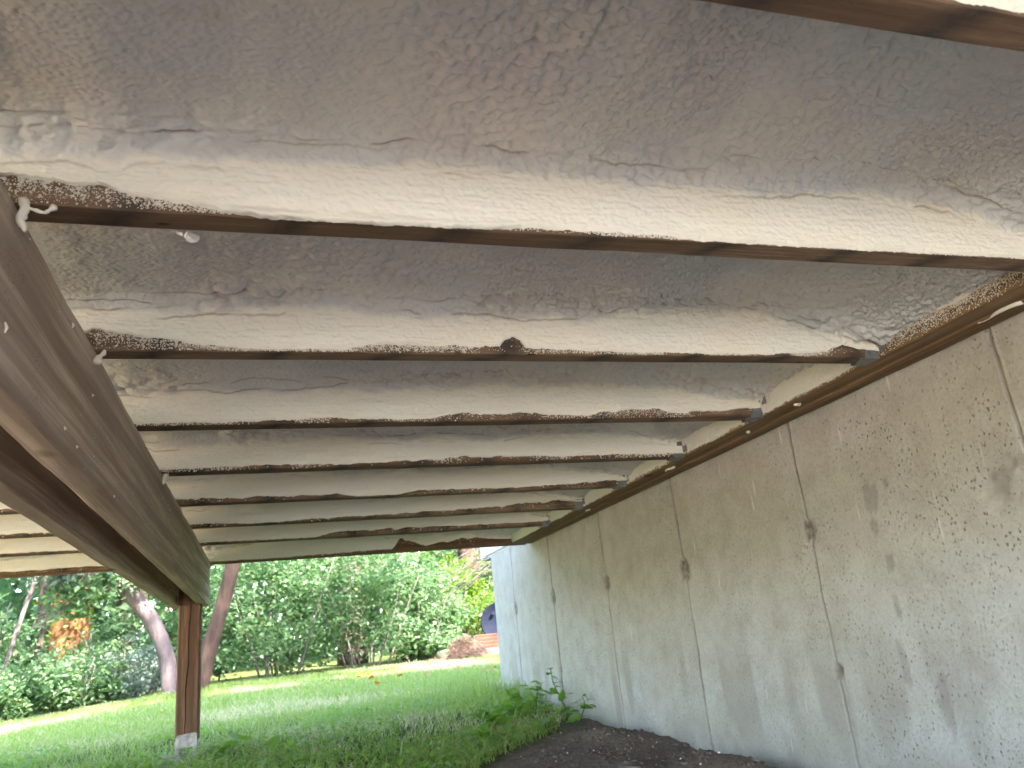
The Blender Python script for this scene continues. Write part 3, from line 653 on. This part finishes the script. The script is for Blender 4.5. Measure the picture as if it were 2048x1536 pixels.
# ------------------------------------------------------------------ footing, stone, crumbs
ft = thing('concrete_footing', 'round concrete footing in the grass under the deck post', 'footing', (-0.30, 3.6, -0.33))
zq = np.array([-0.48, -0.36, -0.30, -0.288, -0.285, -0.285]); rq = np.array([0.125, 0.122, 0.119, 0.114, 0.106, 0.0]); n = 40; V = []
for z, q in zip(zq, rq):
    for i in range(n):
        a = 2*math.pi*i/n; qq = q*(1+0.06*math.sin(a*3+1)+0.05*float(fbm(np.array([math.cos(a)*3]), np.array([math.sin(a)*3+z*9]), 5)[0])*2); V.append((-0.30+qq*math.cos(a), 3.6+qq*math.sin(a), z+0.004*math.sin(a*5)*(q > 0)))
m = MB(); m.add(V, [(i*n+k, i*n+(k+1) % n, (i+1)*n+(k+1) % n, (i+1)*n+k) for i in range(len(zq)-1) for k in range(n)]); m.build('pier', M['pier'], ft, True)
def rock(name, c, s, seed, mat, label, cat, group=None):
    import bmesh
    bm = bmesh.new(); bmesh.ops.create_icosphere(bm, subdivisions=3, radius=1.0)
    for v in bm.verts:
        p = v.co; f = 1+0.5*float(fbm(np.array([p.x*1.6+seed]), np.array([p.y*1.6+p.z*1.3]), seed)[0])
        v.co = Vector((p.x*s[0]*f, p.y*s[1]*f, p.z*s[2]*f))
    me = bpy.data.meshes.new(name); bm.to_mesh(me); bm.free(); me.polygons.foreach_set('use_smooth', np.full(len(me.polygons), True))
    o = link(name, me, mat); o.location = c; tag(o, label, cat, group); return o
rock('flat_stone', (0.86, 2.06, gpt(0.86, 2.06)+0.006), (0.045, 0.028, 0.012), 3, M['stone'], 'flat grey stone half buried in the bare soil by the wall', 'stone')
r = np.random.default_rng(12); C = []
while len(C) < 46:
    x = r.uniform(0.55, 1.22); y = r.uniform(1.85, 3.3)
    if dirtmask(np.array([x]), np.array([y]))[0] > 0.7: C.append((x, y, gpt(x, y)+0.002))
Vs, Fs = octa(np.array(C), r.uniform(0.0015, 0.005, len(C)), 0.7, 2)
tag(link('foam_crumbs', fmesh('foam_crumbs', Vs, Fs), M['crumb']), 'scattered white crumbs of foam lying on the dark bare soil', 'foam crumbs', kind='stuff')
# loose clods on the soil
r = np.random.default_rng(13); C = []
while len(C) < 900:
    x = r.uniform(0.3, 1.25); y = r.uniform(1.5, 3.4)
    if dirtmask(np.array([x]), np.array([y]))[0] > 0.5: C.append((x, y))
C = np.array(C); C = np.concatenate([C, gz(C[:, 0], C[:, 1])[:, None]], 1)
Vs, Fs = octa(C, r.uniform(0.003, 0.011, len(C)), 0.7, 2); Vs = Vs+0.002*np.random.default_rng(1).normal(0, 1, Vs.shape)
me = fmesh('soil_clods', Vs, Fs, attrs={'dirt': np.ones(len(Vs))}); tag(link('soil_clods', me, M['ground']), 'small loose clods of dark soil along the wall', 'soil', kind='stuff')

# ------------------------------------------------------------------ grass
def blades(name, X, Y, hgt, wid, lean, seed, dead=0.2):
    r = np.random.default_rng(seed); n = len(X); Z = gz(X, Y)-0.004
    a = r.uniform(0, 2*math.pi, n); dx_, dy_ = np.cos(a), np.sin(a); b = a+r.normal(0, 0.7, n)+math.pi/2
    wx, wy = np.cos(b)*wid/2, np.sin(b)*wid/2
    ln = lean*hgt*r.uniform(0.3, 1.5, n); B = np.stack([X, Y, Z], 1)
    def at(t, w):
        c = B+np.stack([dx_*ln*t*t, dy_*ln*t*t, hgt*(t-0.25*t*t*np.minimum(1, lean))], 1)
        o = np.stack([wx*w, wy*w, 0*wx], 1); return c-o, c+o
    p0, p1 = at(0, 1.0); p2, p3 = at(0.5, 0.85); tip, _ = at(1.0, 0.0)
    V = np.stack([p0, p1, p2, p3, tip], 1).reshape(-1, 3); i = np.arange(n)*5
    F4 = np.stack([i, i+1, i+3, i+2], 1); F3 = np.stack([i+2, i+3, i+4], 1)
    patch = vnoise(X*1.1, Y*1.1, 8)
    t = np.clip(r.beta(2, 2.4, n)*0.85+0.15*(patch-0.5), 0, 0.92); t = np.where(r.uniform(0, 1, n) < dead*(0.4+2.2*sstep(0.45, 0.75, patch)), 1.0, t)
    return V, [F4, F3], np.repeat(t, 5)
r = np.random.default_rng(21)
def scatter(n, ya, yb, xa, xb):
    y = r.uniform(ya, yb, n); x = xa(y)+(xb(y)-xa(y))*r.uniform(0, 1, n); return x, y
parts = []
x, y = scatter(60000, 2.2, 5.2, lambda y: -0.48*y-0.3, lambda y: np.minimum(1.255, 0.5*y))
k_ = (dirtmask(x, y) < r.uniform(0.0, 0.45, len(x))) & (r.random(len(x)) < 0.30+0.9*sstep(0.30, 0.62, vnoise(x*3.1, y*3.1, 61))+0.5*sstep(4.2, 5.2, y)) & (np.hypot(x+0.30, y-3.6) > 0.13) & ~((np.hypot(x+0.30, y-3.35) < 0.22) & (r.random(len(x)) < 0.75)); x, y = x[k_], y[k_]; parts.append((x, y, r.uniform(0.025, 0.075, len(x)), 0.0035, 0.9))
x, y = scatter(95000, 5.2, 10.6, lambda y: -0.45*y-0.3, lambda y: 0.42*y); parts.append((x, y, r.uniform(0.025, 0.06, len(x)), 0.006, 0.7))
x, y = scatter(12000, -2.0, 10, lambda y: -6+0*y, lambda y: -0.9+0*y); parts.append((x, y, r.uniform(0.03, 0.07, len(x)), 0.007, 0.8))
# uncut tufts along the far part of the wall and scattered long stalks
x = 1.25-np.abs(r.normal(0, 0.14, 700)); y = r.uniform(3.8, 5.6, 700); parts.append((x, y, r.uniform(0.07, 0.19, len(x)), 0.006, 0.7))
x = r.normal(1.0, 0.25, 260); y = r.normal(5.0, 0.5, 260); parts.append((x, y, r.uniform(0.10, 0.22, len(x)), 0.006, 0.8))
x, y = scatter(420, 2.5, 4.6, lambda y: -0.35*y, lambda y: np.minimum(1.2, 0.3*y)); k_ = dirtmask(x, y) < 0.3; x, y = x[k_], y[k_]; parts.append((x, y, r.uniform(0.08, 0.17, len(x)), 0.006, 1.3))
x = r.normal(-0.16, 0.12, 160); y = r.normal(3.45, 0.10, 160); parts.append((x, y, r.uniform(0.05, 0.13, len(x)), 0.008, 1.2))
for (tx_, ty_) in ((-0.80, 8.42), (-0.68, 8.6)):
    x = r.normal(tx_, 0.13, 500); y = r.normal(ty_-0.08, 0.08, 500); parts.append((x, y, r.uniform(0.04, 0.13, 500), 0.007, 0.7))
VV = []; F4s = []; F3s = []; tt = []; off = 0
for i, (x, y, h_, w_, l_) in enumerate(parts):
    V, (f4, f3), t = blades('g', x, y, h_, w_, l_, 30+i); t = np.where((t == 1.0) & (np.repeat(h_, 5) > 0.085), 0.5, t); VV.append(V); F4s.append(f4+off); F3s.append(f3+off); tt.append(t); off += len(V)
me = fmesh('grass', np.concatenate(VV), [np.concatenate(F4s), np.concatenate(F3s)], attrs={'tint': np.concatenate(tt)})
tag(link('grass', me, M['grass']), 'short green lawn grass with dry straw patches beside and beyond the deck', 'grass', kind='stuff')
# low broad-leaved weeds in the near turf
def leaves(C, size, nrm, r, fold=0.25, aspect=0.62):
    """folded leaf quads (two triangles pairs) at C with rough normals nrm"""
    n = len(C); nrm = nrm/(np.linalg.norm(nrm, axis=1)[:, None]+1e-9)
    a = r.normal(0, 1, (n, 3)); a -= (a*nrm).sum(1)[:, None]*nrm; a /= np.linalg.norm(a, axis=1)[:, None]+1e-9; b = np.cross(nrm, a)
    s = size[:, None]
    tip = C+a*s*0.55; base = C-a*s*0.45; l = C+b*s*aspect*0.5+nrm*s*fold*0.4-a*s*0.05; q = C-b*s*aspect*0.5+nrm*s*fold*0.4-a*s*0.05
    V = np.stack([base, q, tip, l], 1).reshape(-1, 3); i = np.arange(n)*4
    return V, np.concatenate([np.stack([i, i+1, i+2], 1), np.stack([i, i+2, i+3], 1)])
r = np.random.default_rng(51)
x, y = scatter(9000, 2.25, 4.8, lambda y: -0.42*y-0.1, lambda y: np.minimum(1.24, 0.42*y)); k_ = (dirtmask(x, y) < 0.35) & (vnoise(x*3, y*3, 9) > 0.35); x, y = x[k_], y[k_]
z = gz(x, y)+r.uniform(0.008, 0.05, len(x)); nm = np.stack([r.normal(0, 0.5, len(x)), r.normal(0, 0.5, len(x)), np.ones(len(x))], 1)
V, F = leaves(np.stack([x, y, z], 1), r.uniform(0.012, 0.034, len(x)), nm, r)
tag(link('lawn_weeds', fmesh('lawn_weeds', V, F, attrs={'tint': np.repeat(r.beta(2, 2, len(x))*0.95, 4)}), M['weed']), 'low clover and broad-leaved weeds growing through the near turf', 'weeds', kind='stuff')

# leafy weeds and a thin vine at the foot of the wall: each leaf its own part
def leaf_mesh(name, s):
    ts = np.linspace(0, 1, 7); V = []; F = []
    for t in ts:
        w = s*0.36*math.sin(math.pi*min(1, t*0.92+0.08)**0.75)*(1-0.15*t); zc_ = -0.22*s*t*t
        V += [(t*s, -w, zc_+0.10*w), (t*s, 0, zc_-0.03*s*math.sin(t*3)), (t*s, w, zc_+0.10*w)]
    for i in range(6):
        F += [(i*3, i*3+1, i*3+4, i*3+3), (i*3+1, i*3+2, i*3+5, i*3+4)]
    me = bpy.data.meshes.new(name); me.from_pydata(V, [], F); me.polygons.foreach_set('use_smooth', np.full(len(F), True))
    return me
LEAFM = []
for i in range(4):
    me = leaf_mesh('leaf', 1.0); a = me.attributes.new('tint', 'FLOAT', 'POINT'); a.data.foreach_set('value', np.full(len(me.vertices), 0.1+0.25*i, np.float32)); me.materials.append(M['weed']); LEAFM.append(me)
def weed(x, y, hgt, nl, ls, seed, label, lean=(0, 0), name='weed_plant', cat='weed'):
    r = np.random.default_rng(seed); z = gpt(x, y); o = thing(name, label, cat, (x, y, z), 'leafy weeds at the edge of the turf under the deck')
    t = np.linspace(0, 1, 10); P = np.stack([x+lean[0]*t**1.5+0.012*np.sin(t*5+seed), y+lean[1]*t**1.5, z-0.01+hgt*t], 1)
    m = MB(); m.tube(P, 0.0028*(1-0.7*t)+0.0006, 6); m.build('stem', M['stem'], o, True)
    nl = int(nl*3.0); ls *= 1.4
    for i in range(nl):
        q = (i+0.6)/nl; p = [np.interp(q, t, P[:, j]) for j in range(3)]; c = bpy.data.objects.new('leaf', LEAFM[int(r.integers(4))]); COL.objects.link(c); c.parent = o
        c.location = Vector(p)-Vector((x, y, z)); c.location += Vector((r.normal(0, 0.028), r.normal(0, 0.028), r.uniform(-0.01, 0.03))) if hgt < 0.16 else Vector((0, 0, 0)); c.rotation_euler = (r.normal(0, 0.4), r.normal(-0.1, 0.4), r.uniform(0, 6.28)); s = ls*r.uniform(0.6, 1.2)*(1-0.35*q); c.scale = (s, s, s)
weed(1.19, 3.42, 0.215, 5, 0.050, 1, 'tall thin weed stem with a drooping leaf standing against the concrete wall', (-0.03, 0.02))
weed(1.03, 3.55, 0.12, 11, 0.060, 2, 'broad pale green weed clump left of the tall thin stem by the wall')
weed(1.15, 3.62, 0.13, 10, 0.045, 3, 'bushy light green weed at the wall behind the tall thin stem', (-0.02, 0.0))
weed(1.21, 3.25, 0.10, 7, 0.038, 4, 'short weed rooted where the soil meets the wall, right of the tall stem')
weed(0.86, 3.30, 0.085, 9, 0.060, 5, 'low weed with wide leaves at the edge of the bare soil', (-0.04, 0.0))
weed(0.98, 3.12, 0.05, 8, 0.050, 6, 'flat dark green weed lying on the soil in front of the wall plants', (0.03, -0.05))
weed(0.74, 2.95, 0.06, 9, 0.048, 7, 'small leafy weed on the grass edge left of the bare soil', (-0.03, -0.02))
weed(-0.12, 3.42, 0.06, 7, 0.070, 8, 'broad-leaved weed growing beside the round footing', (0.03, -0.02))
weed(0.05, 3.30, 0.05, 8, 0.045, 9, 'little leafy weed in the grass right of the footing weed', (0.02, -0.02))

# fallen autumn leaves on the lawn
r = np.random.default_rng(77); AL = leaf_mesh('fallen_leaf', 1.0); a = AL.attributes.new('tint', 'FLOAT', 'POINT'); a.data.foreach_set('value', np.linspace(0, 0.9, len(AL.vertices)).astype(np.float32)); AL.materials.append(M['autumn'])
for i in range(16):
    if i < 10: x = r.uniform(0.7, 2.0); y = r.uniform(6.5, 9.6)
    else: y = r.uniform(5.5, 8.5); x = r.uniform(-0.2*y, 0.2*y)
    o = bpy.data.objects.new('fallen_leaf', AL); COL.objects.link(o); o.location = (x, y, gpt(x, y)+0.045); s = r.uniform(0.035, 0.06); o.scale = (s, s*1.4, s); o.rotation_euler = (r.normal(0, 0.4), r.normal(0, 0.4), r.uniform(0, 6.28))
    tag(o, 'single orange brown fallen leaf lying on the green lawn', 'leaf', 'fallen leaves on the lawn')

# ------------------------------------------------------------------ barrel on its timber and block, straw heap
bz = 0.292; bx = 3.057; by = 11.0
bar = thing('barrel', 'dark blue-grey barrel lying on its side behind the house corner', 'barrel', (bx, by, 0.03))
n = 40; prof = [(0, 0.0), (0, 0.235), (-0.012, 0.25), (-0.012, 0.267), (0.02, 0.270), (0.03, 0.262), (0.28, 0.262), (0.29, 0.272), (0.31, 0.262), (0.56, 0.262), (0.57, 0.272), (0.59, 0.262), (0.86, 0.262), (0.88, 0.268), (0.89, 0.25), (0.88, 0.0)]
V = []
for (yy, q) in prof:
    for i in range(n): a = 2*math.pi*i/n; V.append((bx+q*math.cos(a)+0.30*yy, by+yy-0.29*q*math.cos(a), bz+q*math.sin(a)))
m = MB(); m.add(V, [(i*n+k, i*n+(k+1) % n, (i+1)*n+(k+1) % n, (i+1)*n+k) for i in range(len(prof)-1) for k in range(n)]); m.build('body', M['barrel'], bar, True)
m = MB(); m.tube([(bx-0.1, by-0.015, bz+0.12), (bx-0.1, by+0.002, bz+0.12)], 0.025, 12); m.build('bung', M['barrel'], bar)
def slab(name, a, b, mat, label, cat, bev):
    o = MB().box(a, b, bev).build(name, mat); return tag(o, label, cat)
tm = thing('landscape_timber', 'squared reddish timber under the dark barrel, its pale sawn end to the left', 'timber', (2.9, 10.8, 0.06))
m = MB(); m.box((2.60, 10.70, -0.035), (4.0, 10.88, 0.142), 0.008); m.build('timber_body', M['timber'], tm)
m = MB(); m.box((2.588, 10.708, -0.028), (2.599, 10.872, 0.134), 0.003); m.build('sawn_end', M['block'], tm)
blk = thing('concrete_block', 'pale grey concrete block holding up the reddish timber', 'block', (2.9, 10.8, -0.2))
m = MB(); m.box((2.62, 10.66, gpt(2.8, 10.8)-0.05), (3.02, 10.90, -0.037), 0.008); m.build('block_body', M['block'], blk)
lg = thing('mossy_log', 'short mossy log end lying in the heap of brown pine straw', 'log', (2.15, 10.25, -0.1))
m = MB(); tq = np.linspace(0, 1, 8); m.tube(np.stack([2.02+0.5*tq, 10.2+0.25*tq, -0.10+0.03*tq], 1), 0.09+0.008*np.sin(tq*9), 14); m.build('log_body', M['moss'], lg, True)
r = np.random.default_rng(66); n = 5200; px = r.normal(2.25, 0.20, n); py = r.normal(10.25, 0.16, n); hh = 0.27*np.exp(-(((px-2.36)/0.26)**2+((py-10.25)/0.25)**2))*r.uniform(0.2, 1.05, n)
B = np.stack([px, py, gz(px, py)+hh], 1); a = r.normal(0, 1, (n, 3)); a[:, 2] *= 0.35; a /= np.linalg.norm(a, axis=1)[:, None]; ln = r.uniform(0.05, 0.13, n)[:, None]; w = np.cross(a, r.normal(0, 1, (n, 3))); w /= np.linalg.norm(w, axis=1)[:, None]
V = np.stack([B-a*ln/2-w*0.003, B-a*ln/2+w*0.003, B+a*ln/2], 1).reshape(-1, 3); i = np.arange(n)*3
tag(link('pine_straw_heap', fmesh('pine_straw_heap', V, np.stack([i, i+1, i+2], 1)), M['straw']), 'heap of brown pine straw at the lawn edge beside the timber', 'straw heap', kind='stuff')

# ------------------------------------------------------------------ trees, shrubs, woodland
def cloud(r, n, cx, cy, cz, rx, ry, rz, nclump, cl, hollow=0.55):
    """leaf centres in clumps spread over an ellipsoid, denser to the outside, with gaps between"""
    d = r.normal(0, 1, (nclump, 3)); d /= np.linalg.norm(d, axis=1)[:, None]; q = r.uniform(hollow, 1.0, nclump)[:, None]
    K = np.array([cx, cy, cz])+d*q*np.array([rx, ry, rz]); sz = cl*r.uniform(0.5, 1.4, nclump)
    i = r.integers(0, nclump, n); P = K[i]+r.normal(0, 1, (n, 3))*sz[i][:, None]*np.array([1, 1, 0.6])
    return P, i
def foliage(name, P, ci, size, mat, parent, r, upness=0.9, aspect=0.62, mono=None):
    nm = np.stack([r.normal(0, 0.7, len(P)), r.normal(0, 0.7, len(P)), np.full(len(P), upness)], 1)
    V, F = leaves(P, size, nm, r, aspect=aspect)
    tc = _h(ci, ci*0+7, 3); t = np.clip(r.beta(2, 2.2, len(P))*0.6+0.38*tc, 0, 0.94); t = np.where(r.uniform(0, 1, len(P)) < 0.012, 1.0, t)
    return link(name, fmesh(name, V, F, smooth=False, attrs={'tint': np.repeat(t, 4)}), mat, parent)
def trunk(pts, rad, mat, parent, name='trunk', seed=0, n=14):
    P = np.asarray(pts, float); k = max(12, len(P)*5); t = np.linspace(0, 1, k); s = np.linspace(0, 1, len(P))
    def cr(v):                                               # smooth the polyline
        q = np.interp(t, s, v); 
        for _ in range(2): q[1:-1] = (q[:-2]+2*q[1:-1]+q[2:])/4
        return q
    Q = np.stack([cr(P[:, i]) for i in range(3)], 1); q = np.interp(t, s, rad)*(1+0.16*fbm(t*9, t*0, 200+seed))
    m = MB(); m.tube(Q, q, n); return m.build(name, mat, parent, True)
def limbs(r, P0, n, length, rad, mat, parent, zlo, zhi, P):
    m = MB(); P = np.asarray(P, float)
    for i in range(n):
        z = r.uniform(zlo, zhi); b = np.array([np.interp(z, P[:, 2], P[:, j]) for j in (0, 1)]+[z]); a = r.uniform(0, 6.28); l = length*r.uniform(0.6, 1.2)
        t = np.linspace(0, 1, 8)[:, None]; d = np.array([math.cos(a), math.sin(a), r.uniform(0.2, 0.8)]); m.tube(b+d*l*t+np.array([0, 0, -0.15*l])*t*t+0.05*l*np.sin(t*6+i), rad*(1-0.85*t[:, 0])+0.004, 7)
    return m.build('limb', mat, parent, True)
# the pale two-stemmed tree behind the post
t2 = thing('forked_tree', 'forked tree with one pale grey curved trunk and one reddish trunk behind the deck post', 'tree', (-0.75, 8.6, gpt(-0.75, 8.6)))
PA = [(-0.80, 8.5, -0.30), (-0.85, 8.5, -0.1), (-0.885, 8.5, 0.114), (-0.955, 8.5, 0.347), (-1.06, 8.5, 0.559), (-1.27, 8.52, 0.824), (-1.40, 8.55, 1.05), (-1.75, 8.7, 1.9), (-2.0, 9.0, 3.4), (-2.1, 9.2, 5.2)]
PB = [(-0.68, 8.7, -0.30), (-0.654, 8.7, -0.15), (-0.571, 8.7, 0.129), (-0.493, 8.7, 0.401), (-0.414, 8.7, 0.681), (-0.33, 8.7, 1.03), (-0.10, 8.75, 2.0), (0.2, 8.8, 3.6), (0.3, 8.9, 5.2)]
trunk(PA, [0.13, 0.09, 0.075, 0.072, 0.074, 0.076, 0.072, 0.066, 0.05, 0.03], M['bark1'], t2, seed=1)
trunk(PB, [0.13, 0.105, 0.08, 0.072, 0.07, 0.075, 0.07, 0.055, 0.03], M['bark2'], t2, seed=2)
r = np.random.default_rng(301); limbs(r, None, 9, 1.5, 0.035, M['bark2'], t2, 1.5, 4.6, PB)
P1, c1 = cloud(r, 9000, -1.0, 8.9, 4.2, 2.6, 1.6, 2.0, 150, 0.30); foliage('crown', P1, c1, r.uniform(0.05, 0.10, len(P1)), M['leafy'], t2, r)
# hanging sprays of pale leaves at the upper left
P1, c1 = cloud(r, 1500, -1.62, 8.1, 1.12, 0.50, 0.35, 0.26, 36, 0.085); foliage('pale_spray', P1, c1, r.uniform(0.045, 0.085, len(P1)), M['pale'], t2, r)
P1, c1 = cloud(r, 900, -1.45, 8.3, 0.78, 0.42, 0.3, 0.20, 22, 0.08); foliage('blue_green_spray', P1, c1, r.uniform(0.05, 0.09, len(P1)), M['leaf'], t2, r)
m = MB()
for i in range(14):
    a = r.uniform(-1, 1); m.tube([(-1.25, 8.45, 0.95+0.05*a), (-1.5+0.1*a, 8.3, 0.92+0.2*a), (-1.85+0.15*a, 8.15, 0.80+0.32*a)], [0.012, 0.007, 0.003], 6)
m.build('twigs', M['twig'], t2, True)
def tree(name, label, x, y, hgt, rad, bark, leafm, seed, nl, crown, lean=(0, 0), ivy=0, ls=(0.07, 0.14), group='trees of the wood behind the lawn'):
    r = np.random.default_rng(seed); z = gpt(x, y); o = thing(name, label, 'tree', (x, y, z), group)
    P = [(x, y, z-0.1), (x+0.2*lean[0], y+0.2*lean[1], z+0.25*hgt), (x+0.55*lean[0], y+0.55*lean[1], z+0.6*hgt), (x+lean[0], y+lean[1], z+hgt)]
    trunk(P, [rad*1.15, rad, rad*0.8, rad*0.25], bark, o, seed=seed); limbs(r, None, 10, crown[0]*0.7, rad*0.22, bark, o, z+0.4*hgt, z+0.92*hgt, P)
    P1, c1 = cloud(r, nl, x+lean[0]*0.7, y+lean[1]*0.7, z+crown[3], crown[0], crown[1], crown[2], max(20, nl//70), 0.13*crown[0]); foliage('crown', P1, c1, r.uniform(*ls, len(P1)), leafm, o, r)
    if ivy:
        a = r.uniform(0, 6.28, ivy); zz = r.uniform(0, 3.2, ivy); gap = vnoise(a*1.2, zz*1.1, seed) > 0.40; a, zz = a[gap], zz[gap]; q = rad*1.1+np.abs(r.normal(0, 0.06, len(a)))
        P1 = np.stack([np.interp(zz+z, [p[2] for p in P], [p[0] for p in P])+q*np.cos(a), y+q*np.sin(a), z+zz], 1); foliage('ivy', P1, (zz*5).astype(int), r.uniform(0.05, 0.11, len(P1)), M['leafy'], o, r)
    return o
tree('leaning_tree', 'tall orange-barked tree with ivy on its trunk, left of the forked tree', -2.86, 14.0, 12, 0.25, M['bark3'], M['leafy'], 401, 5200, (3.0, 2.6, 3.6, 8.5), ivy=900)
tree('dark_tree', 'dark-trunked tree left of the orange-barked tree', -3.46, 15.5, 13, 0.21, M['bark4'], M['leaf'], 402, 4200, (3.0, 2.6, 4.0, 8.5), ivy=200)
tree('dark_tree', 'dark-trunked tree right of the orange-barked tree', -2.84+0.55, 16.0, 13, 0.24, M['bark4'], M['leaf'], 403, 4200, (3.0, 2.6, 4.0, 8.8), ivy=150)
tree('slender_tree', 'slender mossy tree in front of the dark trunks at the left', -2.90, 12.5, 8, 0.055, M['bark4'], M['leafy'], 404, 2400, (1.7, 1.5, 2.6, 5.2), ivy=260)
sp = tree('grey_sapling', 'thin grey leaning sapling at the far left of the wood', -3.05, 11.0, 5.5, 0.024, M['bark1'], M['leafy'], 405, 2200, (1.5, 1.3, 2.0, 3.6), lean=(1.6, 0.2))
tree('broad_tree', 'broad green tree overhanging the thicket right of the forked tree', 1.2, 12.6, 10, 0.2, M['bark4'], M['leaf'], 406, 8000, (3.6, 2.6, 3.2, 5.6))
tree('yellow_green_tree', 'yellow-green tree standing behind the dark barrel', 3.4, 14.0, 9, 0.18, M['bark2'], M['leafy'], 407, 8000, (3.0, 2.6, 3.2, 4.6))
tree('far_tree', 'dark trunk half hidden behind the forked tree', -1.5, 17.0, 13, 0.22, M['bark3'], M['leaf'], 408, 5000, (3.2, 2.8, 4.2, 8.0), ivy=200)
# trees off to the right and left of the picture; they dapple the lawn
tree('yard_tree', 'large leafy tree standing beyond the house, its crown above the roof', 7.4, -0.9, 13.5, 0.28, M['bark4'], M['leafy'], 420, 4200, (3.1, 2.9, 2.2, 10.8), lean=(-1.9, 0.0), ls=(0.14, 0.26), group='yard trees beside the house')
tree('yard_tree', 'leafy tree to the left of the deck at the lawn edge', -7.5, 7.0, 9, 0.24, M['bark4'], M['leaf'], 422, 5500, (3.0, 3.0, 3.4, 5.5), ls=(0.12, 0.22), group='yard trees beside the house')

def shrub(name, label, x, y, rx, ry, hgt, n, mat, seed, ls=(0.04, 0.085), stems=9, nclump=None, cl=0.16, up=0.8):
    r = np.random.default_rng(seed); z = gpt(x, y); o = thing(name, label, 'shrub', (x, y, z), 'shrubs along the lawn edge')
    P1, c1 = cloud(r, n, x, y, z+hgt*0.5, rx, ry, hgt*0.52, nclump or max(24, n//60), cl*min(rx, hgt), 0.35); P1[:, 2] = np.maximum(P1[:, 2], z+0.02)
    foliage('foliage', P1, c1, r.uniform(*ls, len(P1)), mat, o, r, upness=up)
    m = MB()
    for i in range(stems):
        a = r.uniform(-1, 1); b = r.uniform(-1, 1); t = np.linspace(0, 1, 7)[:, None]
        m.tube(np.array([x+0.3*a*rx, y+0.3*b*ry, z-0.05])+np.array([0.6*a*rx, 0.6*b*ry, hgt*r.uniform(0.6, 0.95)])*t+0.03*np.sin(t*5+i), 0.012*(1-0.8*t[:, 0])+0.002, 6)
    m.build('stems', M['twig'], o, True)
    return o
shrub('low_shrub', 'low soft green shrub at the left end of the lawn edge', -2.75, 10.2, 0.75, 0.5, 0.62, 3800, M['leaf'], 501)
shrub('low_shrub', 'low bushy shrub between the left end and the pale flowering shrub', -1.95, 10.2, 0.62, 0.45, 0.60, 3400, M['leaf'], 502)
shrub('pale_shrub', 'pale yellow-white leaved shrub left of the forked tree', -1.33, 10.1, 0.34, 0.35, 0.66, 2400, M['pale'], 503, ls=(0.03, 0.055))
shrub('vine_thicket', 'dense vine-covered thicket right of the reddish trunk', 0.05, 10.6, 0.85, 0.8, 1.75, 6800, M['leaf'], 504, cl=0.13)
shrub('vine_thicket', 'tall green thicket in the middle of the lawn edge', 1.15, 10.7, 0.85, 0.8, 1.7, 6800, M['leaf'], 505, cl=0.13)
shrub('vine_thicket', 'green thicket just left of the straw heap', 1.95, 11.3, 0.75, 0.7, 1.5, 6500, M['leaf'], 506, cl=0.13)
shrub('sunlit_shrub', 'yellow-green shrub behind the timber and the barrel', 2.75, 12.4, 0.85, 0.7, 1.5, 6500, M['leafy'], 507)
shrub('low_shrub', 'dark green groundcover shrub behind the straw heap', 2.0, 11.0, 0.55, 0.35, 0.42, 2600, M['leaf'], 508)
shrub('tall_shrub', 'tall shrub behind the low shrubs at the far left', -3.4, 11.6, 0.8, 0.6, 1.5, 4500, M['leaf'], 509)
shrub('tall_shrub', 'leafy shrub between the slender tree and the forked tree', -1.75, 11.8, 0.7, 0.6, 1.05, 4200, M['leaf'], 510)
shrub('tall_shrub', 'leafy shrub directly behind the forked tree', -0.75, 11.4, 0.6, 0.6, 1.35, 4800, M['leaf'], 511)
# bare grey twigs at the right of the thicket
tw = thing('bare_bush', 'tangle of bare grey twigs beside the far house corner', 'bush', (2.3, 9.4, gpt(2.3, 9.4)), None)
r = np.random.default_rng(520); m = MB()
for i in range(46):
    t = np.linspace(0, 1, 7)[:, None]; a0 = np.array([2.75+r.normal(0, 0.1), 9.4+r.normal(0, 0.15), 1.15+r.normal(0, 0.12)]); d = np.array([-0.9-0.3*r.random(), r.normal(0, 0.2), -0.55+r.normal(0, 0.16)])
    m.tube(a0+d*r.uniform(0.4, 0.9)*t+0.03*np.sin(t*6+i), 0.0045*(1-0.8*t[:, 0])+0.001, 5)
m.tube([(2.7, 9.4, gpt(2.7, 9.4)-0.05), (2.72, 9.4, 0.5), (2.8, 9.4, 1.3)], [0.03, 0.022, 0.01], 8); m.build('twigs', M['twig'], tw, True)
# the wood beyond, which reads as one mass
r = np.random.default_rng(530); Ps = []; cs = []
for i in range(64):
    x = r.uniform(-22, 22) if i < 34 else r.uniform(-9, 9); y = r.uniform(19, 34) if i < 34 else r.uniform(15.5, 21); P1, c1 = cloud(r, 1500 if i < 34 else 900, x, y, r.uniform(2.0, 7.5) if i < 34 else r.uniform(0.2, 1.3), 2.6, 2.2, r.uniform(2.0, 4.2), 40, 0.5, 0.3); Ps.append(P1); cs.append(c1+i*100)
P1 = np.concatenate(Ps); P1 = P1[P1[:, 2] > -0.5]; tag(foliage('woodland', P1, np.concatenate(cs)[:len(P1)], r.uniform(0.18, 0.42, len(P1)), M['leaf'], None, r), 'mass of green woodland foliage far behind the lawn', 'woodland', kind='stuff')
